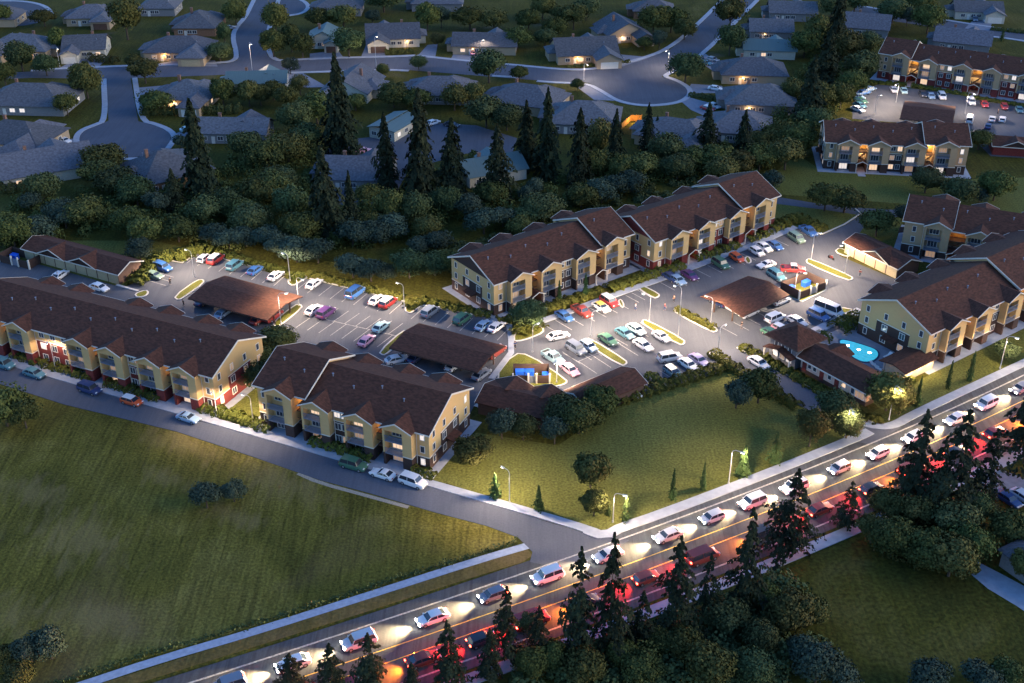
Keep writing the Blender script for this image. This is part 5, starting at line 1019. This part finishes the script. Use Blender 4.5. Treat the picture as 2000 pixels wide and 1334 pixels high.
CARS = [(318, 527, (36, 12), 'off-roader', 'blue', 'at the end of the upper car park', None), (301, 542, (36, 10), 'saloon', 'sage', 'at the end of the upper car park', None),
 (400, 509, UL, 'hatchback', 'silver', P1, None), (422, 511, UL, 'off-roader', 'red', P1, 'white'), (459, 523, UL, 'off-roader', 'teal', P1, None), (499, 532, UL, 'saloon', 'blue', P1, None), (539, 543, UL, 'saloon', 'white', P1, None),
 (614, 559, UL, 'saloon', 'white', P1, None), (694, 577, UL, 'van', 'blue', P1, None), (737, 590, UL, 'saloon', 'white', P1, None), (758, 596, UL, 'off-roader', 'red', P1, 'white'),
 (613, 610, UL, 'saloon', 'white', P2, None), (637, 616, UL, 'off-roader', 'purple', P2, None), (744, 643, (28, -22), 'saloon', 'pale teal', P2, None), (716, 670, (22, -20), 'saloon', 'pink', P2, None),
 (840, 614, UL, 'off-roader', 'grey', P1, None), (903, 628, UL, 'off-roader', 'green', P1, None), (945, 640, UL, 'saloon', 'light blue', P1, None), (970, 643, UL, 'saloon', 'white', P1, None),
 (533, 622, UL, 'pickup', 'red', P3, None), (506, 628, UL, 'saloon', 'dark red', P3, None), (398, 592, UL, 'saloon', 'navy', P3, None), (437, 616, UL, 'saloon', 'light blue', P3, None),
 (775, 707, (34, -8), 'saloon', 'silver', P4, None), (814, 702, UL, 'saloon', 'navy', P4, None), (888, 718, UL, 'saloon', 'white', P4, None), (968, 692, UL, 'pickup', 'dark red', P4, None), (940, 736, UL, 'saloon', 'grey', P4, None),
 (195, 566, (30, 10), 'saloon', 'white', P14, None), (118, 542, (20, -14), 'saloon', 'white', P14, None),
 (1102, 622, RL, 'saloon', 'blue', P5, None), (1136, 613, RL, 'pickup', 'dark red', P5, None), (1174, 604, RL, 'saloon', 'white', P5, 'yellow'), (1190, 594, RL, 'off-roader', 'red', P5, 'white'),
 (1323, 551, RL, 'saloon', 'light blue', P5, None), (1310, 546, RL, 'saloon', 'navy', P5, None), (1347, 542, RL, 'saloon', 'purple', P5, None), (1407, 520, RL, 'off-roader', 'green', P5, None), (1439, 508, RL, 'hatchback', 'orange-red', P5, None),
 (1478, 496, RL, 'hatchback', 'white', P5, None), (1492, 487, RL, 'saloon', 'white', P5, None), (1513, 484, RL, 'saloon', 'blue', P9, None), (1496, 521, (-30, 8), 'coupe', 'white', P9, None), (1555, 470, RL, 'off-roader', 'sage', P9, None), (1578, 456, RL, 'pickup', 'blue', P9, None),
 (1548, 530, (34, 2), 'pickup', 'red', 'beside the floodlit bin store', 'white'), (1516, 543, RL, 'off-roader', 'teal', 'beside the floodlit bin store', None),
 (1513, 626, (30, -13), 'off-roader', 'white', P8, None), (1556, 632, (28, 15), 'saloon', 'silver', P8, None), (1525, 648, (28, 15), 'hatchback', 'pink', P8, 'white'), (1506, 656, (28, 16), 'saloon', 'green', P8, None), (1598, 621, (28, 13), 'off-roader', 'blue', P8, None), (1618, 611, (30, 12), 'minibus', 'white', P8, None),
 (1090, 661, (44, -10), 'saloon', 'white', P6, None), (1187, 668, RL, 'saloon', 'green', P6, None), (1220, 656, RL, 'saloon', 'teal', P6, None), (1242, 648, RL, 'saloon', 'pale teal', P6, None), (1292, 662, RL, 'coupe', 'white', P6, None),
 (1256, 679, RL, 'saloon', 'white', P6, None), (1080, 703, RL, 'pickup', 'pale teal', P6, None), (1125, 686, RL, 'off-roader', 'grey', P6, None), (1149, 681, RL, 'hatchback', 'light blue', P6, None), (1113, 727, (26, 20), 'saloon', 'pink', P6, 'white'),
 (1307, 703, (40, -8), 'off-roader', 'silver', P6, None), (1313, 731, (26, 19), 'hatchback', 'teal', P7, None), (1344, 717, (30, 20), 'saloon', 'white', P7, None), (1364, 708, (28, 19), 'saloon', 'violet', P7, None), (1249, 755, (28, 20), 'saloon', 'violet', P7, None), (1232, 770, (20, 14), 'saloon', 'white', P7, None),
 (1481, 713, (30, 18), 'saloon', 'white', 'driving in along the entrance road', None),
 (1402, 594, (-26, -15), 'saloon', 'navy', P10, None), (1430, 606, (-26, -15), 'saloon', 'silver', P10, None), (1462, 616, (28, -12), 'saloon', 'white', P10, None), (1524, 592, (24, -10), 'saloon', 'silver', P10, None),
 (8, 716, (46, 15), 'off-roader', 'teal', P11, None), (68, 734, (48, 16), 'saloon', 'teal', P11, None), (176, 765, (48, 16), 'off-roader', 'navy', P11, None), (258, 788, (46, 13), 'hatchback', 'orange-red', P11, 'white'), (369, 821, (50, 16), 'coupe', 'light blue', P11, None),
 (691, 913, (54, 15), 'off-roader', 'green', P11, None), (748, 931, (-48, -15), 'coupe', 'white', P11, None), (807, 946, (52, 18), 'off-roader', 'white', P11, None),
 (1687, 184, (20, -4), 'saloon', 'blue', P12, None), (1698, 177, (20, -4), 'saloon', 'light blue', P12, None), (1675, 192, (20, 6), 'saloon', 'light blue', P12, None), (1681, 200, (20, 8), 'saloon', 'green', P12, None), (1679, 209, (20, 8), 'saloon', 'teal', P12, None), (1675, 217, (16, 6), 'saloon', 'white', P12, None),
 (1745, 179, (8, 12), 'saloon', 'silver', P13, None), (1765, 181, (6, 12), 'saloon', 'pale teal', P13, None), (1802, 187, (8, 12), 'saloon', 'dark', P13, None), (1818, 191, (8, 12), 'saloon', 'light blue', P13, None), (1839, 192, (8, 12), 'off-roader', 'white', P13, None), (1896, 203, (8, 12), 'off-roader', 'white', P13, None),
 (1922, 207, (8, 12), 'saloon', 'red', P13, None), (1961, 212, (6, 12), 'hatchback', 'red', P13, None), (1990, 218, (6, 12), 'saloon', 'teal', P13, None), (1893, 238, (3, -14), 'van', 'white', P13, None), (1937, 236, (3, -14), 'saloon', 'silver', P13, None), (1929, 250, (3, -14), 'saloon', 'navy', P13, None), (1957, 237, (3, -14), 'hatchback', 'white', P13, None),
 (739, 97, (2, -12), 'off-roader', 'white', 'on the drive of the many-gabled house', None), (924, 106, (3, -14), 'saloon', 'pink', 'on the drive of the long plain house', None), (1397, 176, (24, 3), 'saloon', 'white', 'on a drive beside the turning circle', None), (1382, 215, (22, 6), 'saloon', 'red', 'on a drive beside the turning circle', 'white'), (1394, 210, (22, 8), 'saloon', 'silver', 'on a drive beside the turning circle', None),
 (1378, 126, (24, 6), 'saloon', 'teal', 'on the drive of the house with an orange corner lamp', None), (1391, 119, (24, 6), 'saloon', 'grey', 'on the drive of the house with an orange corner lamp', None), (368, 256, (22, -3), 'saloon', 'pale teal', 'right of the big turning circle', None), (126, 278, (22, 6), 'saloon', 'white', 'left of the big turning circle', None),
 (846, 243, (18, -6), 'saloon', 'white', 'on the paved yard by the conifers', None), (882, 247, (20, 3), 'saloon', 'dark', 'on the paved yard by the conifers', None), (710, 298, (18, -2), 'saloon', 'pink', 'on the paved yard by the conifers', None), (1207, 114, (20, 8), 'saloon', 'dark', 'on the drive beside the yellow-lit front', None),
 (1541, 223, (16, -10), 'saloon', 'silver', 'at the foot of the dark tree belt', None), (448, 57, (18, -3), 'saloon', 'grey', 'beside the housing street at the top', None), (1904, 40, (4, 12), 'saloon', 'grey', 'on the drive of the top right house', None), (1925, 42, (4, 12), 'saloon', 'white', 'on the drive of the top right house', None),
 (1968, 980, (40, 26), 'saloon', 'navy', 'on the pale driveway beyond the highway', None), (1998, 976, (40, 26), 'saloon', 'silver', 'on the pale driveway beyond the highway', None)]
for x, y, v, k, c, pl, tp in CARS: car(x, y, v, k, c, pl, tp)
# moving traffic: far lane comes down-left with headlights, near lane goes up-right with tail lights
cols = ['white', 'silver', 'dark', 'grey', 'navy', 'white', 'red', 'silver', 'blue', 'grey']; kinds = ['saloon', 'off-roader', 'hatchback', 'saloon', 'van', 'saloon', 'hatchback', 'off-roader']
rc = random.Random(21)
def lane_pts(off):
    q = hoff(off); L = [0]
    for a_, c_ in zip(q, q[1:]): L.append(L[-1]+(c_-a_).length)
    def at(s):
        for i in range(len(q)-1):
            if L[i+1] >= s: f = (s-L[i])/(L[i+1]-L[i]); return q[i].lerp(q[i+1], f), ang(q[i], q[i+1])
        return q[-1], ang(q[-2], q[-1])
    return at, q, L
def spot(parent, loc, aim, e, c, size=80, bl=1.0):
    l = bpy.data.lights.new('beam', 'SPOT'); l.energy = e; l.color = c; l.spot_size = R(size); l.spot_blend = bl; l.shadow_soft_size = .3
    o = bpy.data.objects.new('beam', l); sc.collection.objects.link(o); o.parent = parent; o.location = loc; o.rotation_euler = Vector(aim).to_track_quat('-Z', 'Y').to_euler()
for off, dirn in ((-3.2, -1), (-10.2, 1)):
    at, q, L = lane_pts(off)
    s = next(L[i] for i in range(len(q)) if q[i].x > -48); e_ = next(L[i] for i in range(len(q)) if q[i].x > 118); i = 0
    while s < e_:
        p, a_ = at(s); p = p+Vector((-math.sin(a_), math.cos(a_), 0))*rc.uniform(-.3, .3); k = kinds[rc.randrange(len(kinds))]; c = (['white', 'silver', 'white', 'silver', 'grey'] if dirn < 0 else ['dark', 'dark red', 'red', 'dark', 'grey'])[rc.randrange(5)]
        t = car(0, 0, None, k, c, 'in the highway queue '+('with headlights on' if dirn < 0 else 'with red tail lights on'), None, on=1 if dirn < 0 else 2, pos=p, a=a_+(math.pi if dirn < 0 else 0))
        d = CK[k]
        if dirn < 0: spot(t, (d['L']/2+.05, 0, .75), (1, 0, -.10), 9500, (1, .70, .34), 70)
        else:
            spot(t, (-d['L']/2-.05, 0, .8), (-1, 0, -.10), 3600, (1, .012, .004) if i % 3 != 1 else (1, .20, .01), 112)
            if i % 3 == 1: t.children[-2].data = d['tlm'][2]
        s += d['L']+rc.uniform(3.4, 6.8); i += 1

# motorbike near the garages
mb_ = thing('motorcycle', 'dark red motorcycle with rider near the garage row', 'motorcycle', G(1623, 506), R(-60))
for x in (-.7, .7): b = MB(); b.tube((x, -.06, .33), (x, .06, .33), .33, .33, 14); b.build('wheel', TY, mb_)
b = MB(); b.beam((-.6, 0, .5), (.6, 0, .55), .22, .3); b.beam((.62, 0, .35), (.35, 0, 1.0), .08); b.beam((-.1, 0, .75), (.3, 0, .85), .3, .25); b.build('frame', paint('dark_red', PC_['dark red']), mb_)
b = MB(); b.beam((-.75, 0, .8), (-.05, 0, .78), .26, .12); b.build('seat', BUMP, mb_); b = MB(); b.beam((.35, -.35, 1.05), (.35, .35, 1.05), .05); b.build('handlebar', GREY, mb_)

# ---------------------------------------------------------------- people
SKIN = mat('skin', (.45, .28, .2), .6, 0); HAIR = mat('hair', (.03, .02, .015), .8, 0)
def skinned(name, verts, edges, radii, m, sub=1):
    me = bpy.data.meshes.new(name); me.from_pydata(verts, edges, []); o = bpy.data.objects.new(name, me); sc.collection.objects.link(o)
    md = o.modifiers.new('s', 'SKIN'); sd_ = o.modifiers.new('u', 'SUBSURF'); sd_.levels = sub; sd_.render_levels = sub
    for i, r in enumerate(radii): me.skin_vertices[0].data[i].radius = (r, r) if not isinstance(r, tuple) else r
    me.skin_vertices[0].data[0].use_root = True
    dg = bpy.context.evaluated_depsgraph_get(); me2 = bpy.data.meshes.new_from_object(o.evaluated_get(dg)); bpy.data.objects.remove(o); bpy.data.meshes.remove(me)
    me2.materials.clear(); me2.materials.append(m); me2.name = name
    for p_ in me2.polygons: p_.use_smooth = True
    return me2
V = [(0, 0, .95), (0, 0, 1.2), (0, 0, 1.42), (0, .0, 1.52), (0, -.02, 1.63), (0, -.01, 1.72)]; E_ = [(0, 1), (1, 2), (2, 3), (3, 4), (4, 5)]; Rr = [(.15, .10), (.14, .10), (.16, .09), .055, .095, .07]
for s in (-1, 1):
    st = .16*s; i = len(V); V += [(s*.10, 0, .9), (s*.10, -st*.6-.03, .5), (s*.10, -st+.04, .09), (s*.11, -st-.10, .04)]; E_ += [(0, i), (i, i+1), (i+1, i+2), (i+2, i+3)]; Rr += [.09, .06, .042, .038]
    i = len(V); V += [(s*.19, 0, 1.40), (s*.25, st*.6, 1.13), (s*.25, st*1.2-.08, .90), (s*.25, st*1.2-.10, .83)]; E_ += [(2, i), (i, i+1), (i+1, i+2), (i+2, i+3)]; Rr += [.055, .042, .03, (.022, .035)]
    h = i+3; hx, hy = s*.25, st*1.2-.10
    for k in range(4): j = len(V); y0 = hy-.03+.02*k; l = (.07, .085, .08, .06)[k]; V += [(hx, y0, .80), (hx-s*.012, y0-.012, .80-l)]; E_ += [(h, j), (j, j+1)]; Rr += [.009, .008]
    j = len(V); V += [(hx-s*.03, hy-.045, .81)]; E_ += [(h, j)]; Rr += [.009]
PB_ = skinned('body', V, E_, Rr, SKIN)
i_ = [0, 1, 2]; 
TV = [(0, 0, .93), (0, 0, 1.2), (0, 0, 1.43), (.19, 0, 1.41), (.25, .1, 1.13), (-.19, 0, 1.41), (-.25, -.1, 1.13)]
TOPM = {}
def topmesh(m): return skinned('shirt', [(0, 0, .93), (0, 0, 1.2), (0, 0, 1.43), (.19, 0, 1.40), (.25, .096, 1.13), (.25, .1, 1.0), (-.19, 0, 1.40), (-.25, -.096, 1.13), (-.25, -.13, 1.0)], [(0, 1), (1, 2), (2, 3), (3, 4), (4, 5), (2, 6), (6, 7), (7, 8)], [(.175, .125), (.165, .125), (.175, .11), .075, .06, .05, .075, .06, .05], m)
def legmesh(m): return skinned('trousers', [(0, 0, .97), (.10, 0, .88), (.10, -.126, .5), (.10, -.12, .12), (-.10, 0, .88), (-.10, .066, .5), (-.10, .2, .12)], [(0, 1), (1, 2), (2, 3), (0, 4), (4, 5), (5, 6)], [(.17, .12), .11, .078, .06, .11, .078, .06], m)
def hairm():
    b = bmesh.new(); bmesh.ops.create_icosphere(b, subdivisions=2, radius=.115, matrix=Matrix.Translation((0, .015, 1.70)))
    bmesh.ops.delete(b, geom=[v for v in b.verts if v.co.z < 1.66 and v.co.y < .02], context='VERTS'); me = bpy.data.meshes.new('hair'); b.to_mesh(me); b.free(); me.materials.append(HAIR); return me
HM = hairm(); CL = {n: mat('cloth_'+n, c, .9, .1, 4) for n, c in (('black', (.02, .02, .025)), ('white', (.7, .7, .68)), ('blue', (.04, .08, .2)), ('red', (.35, .05, .04)), ('grey', (.12, .12, .14)))}
SH = {k: topmesh(v) for k, v in CL.items()}; TRS = {k: legmesh(CL[k]) for k in ('black', 'blue', 'grey')}
for x, y, sh, tr_, rz, lab in [(333, 556, 'black', 'black', .4, 'in dark clothes beside the two end cars of the upper car park'), (359, 598, 'black', 'black', 2.0, 'in dark clothes below the first kerbed island'), (1241, 606, 'white', 'blue', 1.0, 'in a pale top walking across the main car park'), (1316, 590, 'black', 'black', 3.0, 'in black beside the hedged island'),
    (1298, 606, 'red', 'blue', 1.4, 'in a red top between the two long islands'), (1448, 642, 'black', 'grey', .2, 'in dark clothes below the square carport'), (1679, 540, 'red', 'grey', 2.4, 'in a reddish top near the garage doors'), (1006, 681, 'blue', 'black', .0, 'in a blue top beside the triangular island'), (955, 765, 'red', 'black', 1.2, 'in a dark red top on the lane by the front block'),
    (1509, 698, 'black', 'black', .5, 'in black at the clubhouse porch'), (1755, 811, 'white', 'black', 1.0, 'in white on the highway corner below the round tree'), (1948, 224, 'black', 'black', 1.0, 'in black crossing the far car park'), (114, 545, 'black', 'grey', 1.0, 'in dark clothes by the garages behind the long block')]:
    t = thing('person', 'person '+lab, 'person', G(x, y)+Vector((0, 0, .02)), rz, 'people walking on the estate'); link('body', PB_, t); link('shirt', SH[sh], t); link('trousers', TRS[tr_], t); link('hair', HM, t)

# ---------------------------------------------------------------- labels that single out one thing
LM = [(50, 100, 'the low house at the left edge'), (172, 100, 'the double garage house'), (355, 108, 'the glowing-porch house'), (390, 50, 'the tall blue-roofed house'), (70, 205, 'the dark broad-roofed house'), (45, 280, 'the house with orange-lit corner'), (92, 335, 'the gable-fronted house'), (245, 270, 'the big turning circle'), (370, 200, 'the bright side-porch house'), (505, 170, 'the pale-roofed house'),
 (458, 265, 'the long low house'), (322, 345, 'the pyramid-roofed house'), (637, 80, 'the small teal-roofed house'), (768, 80, 'the many-gabled house'), (948, 98, 'the long plain house'), (690, 180, 'the gabled house below the street'), (862, 190, 'the dark house below the curved street'), (700, 350, 'the grey-roofed yard house'), (745, 265, 'the teal metal building'), (1030, 205, 'the house with a tan flank'),
 (1140, 240, 'the dark house by the junction'), (1140, 110, 'the yellow-lit house'), (1212, 70, 'the tall tan house'), (1322, 270, 'the house by the orange fence'), (1440, 260, 'the house near the red car'), (1482, 205, 'the orange-porch house'), (1500, 105, 'the pale green shed'), (1690, 60, 'the two-dormer house'), (1878, 85, 'the top road house'), (1780, 130, 'the farthest block'), (1740, 290, 'the far block on the lawn'), (1940, 270, 'the edge garage building'),
 (160, 520, 'the tan-doored garage row'), (350, 500, 'the end of the upper car park'), (600, 530, 'the first planted spur'), (800, 580, 'the second planted spur'), (920, 560, 'the gable of the upper terrace'), (1070, 500, 'the nearer half of the terrace'), (1380, 440, 'the farther half of the terrace'), (1600, 400, 'the exit road'), (1710, 470, 'the garages by the bin store'), (1870, 430, 'the sage-walled block'), (530, 700, 'the gap between the front blocks'), (700, 850, 'the brown-based front block'),
 (200, 700, 'the long red-based block'), (1000, 800, 'the half-hidden garage row'), (1170, 760, 'the lower garage roof'), (1040, 650, 'the triangular island'), (1000, 980, 'the lamp by the street bend'), (1200, 1010, 'the tip of the lawn'), (1420, 940, 'the lamp halfway along the highway'), (1640, 860, 'the entrance road lamp'), (1620, 730, 'the clubhouse'), (1740, 830, 'the clubhouse corner lamp'), (1900, 720, 'the right-hand lawn'), (400, 1000, 'the middle of the field'), (30, 830, 'the field edge by the street'),
 (60, 1290, 'the field corner at the bottom left'), (650, 1330, 'the bottom of the highway'), (900, 1310, 'the highway at the bottom middle'), (1150, 1270, 'the highway below the junction'), (1380, 1230, 'the highway below the lawn'), (1560, 1080, 'the highway before the entrance'), (1560, 1280, 'the dark grass at the bottom right'), (1800, 1000, 'the highway opposite the clubhouse'), (1920, 930, 'the pale driveway'), (1980, 1110, 'the lower right house'), (1850, 1330, 'the bottom right edge'), (960, 420, 'the woods above the terrace'), (800, 420, 'the middle of the woods'), (620, 420, 'the woods above the blue van'), (480, 420, 'the woods above the top parking row'), (280, 430, 'the meadow edge'), (120, 430, 'the scrub above the garages'), (1300, 330, 'the tree row above the terrace end'), (1600, 180, 'the dark tree belt')]
for t in THINGS:
    if 'px' in t.keys():
        x, y = t['px'], t['py']; l = min(LM, key=lambda q: math.hypot(q[0]-x, (q[1]-y)*1.5)); dx, dy = x-l[0], y-l[1]
        rel = ('above' if dy < -14 else 'below' if dy > 22 else 'beside')
        sz = t.scale.z; ad = 'small ' if (t['label'][0] in 'rb' and sz < 5) else 'large ' if (t['label'][0] in 'rb' and sz > 8) else ''
        t['label'] = '%s%s %s %s' % (ad, t['label'], rel, l[2]); del t['px']; del t['py']
bpy.context.view_layer.update()
ORD = ['leftmost']+[q+' from left' for q in 'second third fourth fifth sixth seventh eighth ninth tenth eleventh twelfth thirteenth fourteenth fifteenth'.split()]
by = {}
for t in THINGS: by.setdefault(t['label'], []).append(t)
def sx(t): p = t.matrix_world.translation; return p.x/(p.y*math.cos(PITCH)+(CAM_H-p.z)*math.sin(PITCH))
for lab, ts in by.items():
    if len(ts) < 2: continue
    ts.sort(key=sx)
    for i, t in enumerate(ts):
        o_ = ORD[i] if len(ts) > 2 else ('left one', 'right one')[i]
        t['label'] = lab+', '+o_

for t in THINGS:
    if len(t['label'].split()) > 16: print('LONG', len(t['label'].split()), t.name, t['label'])
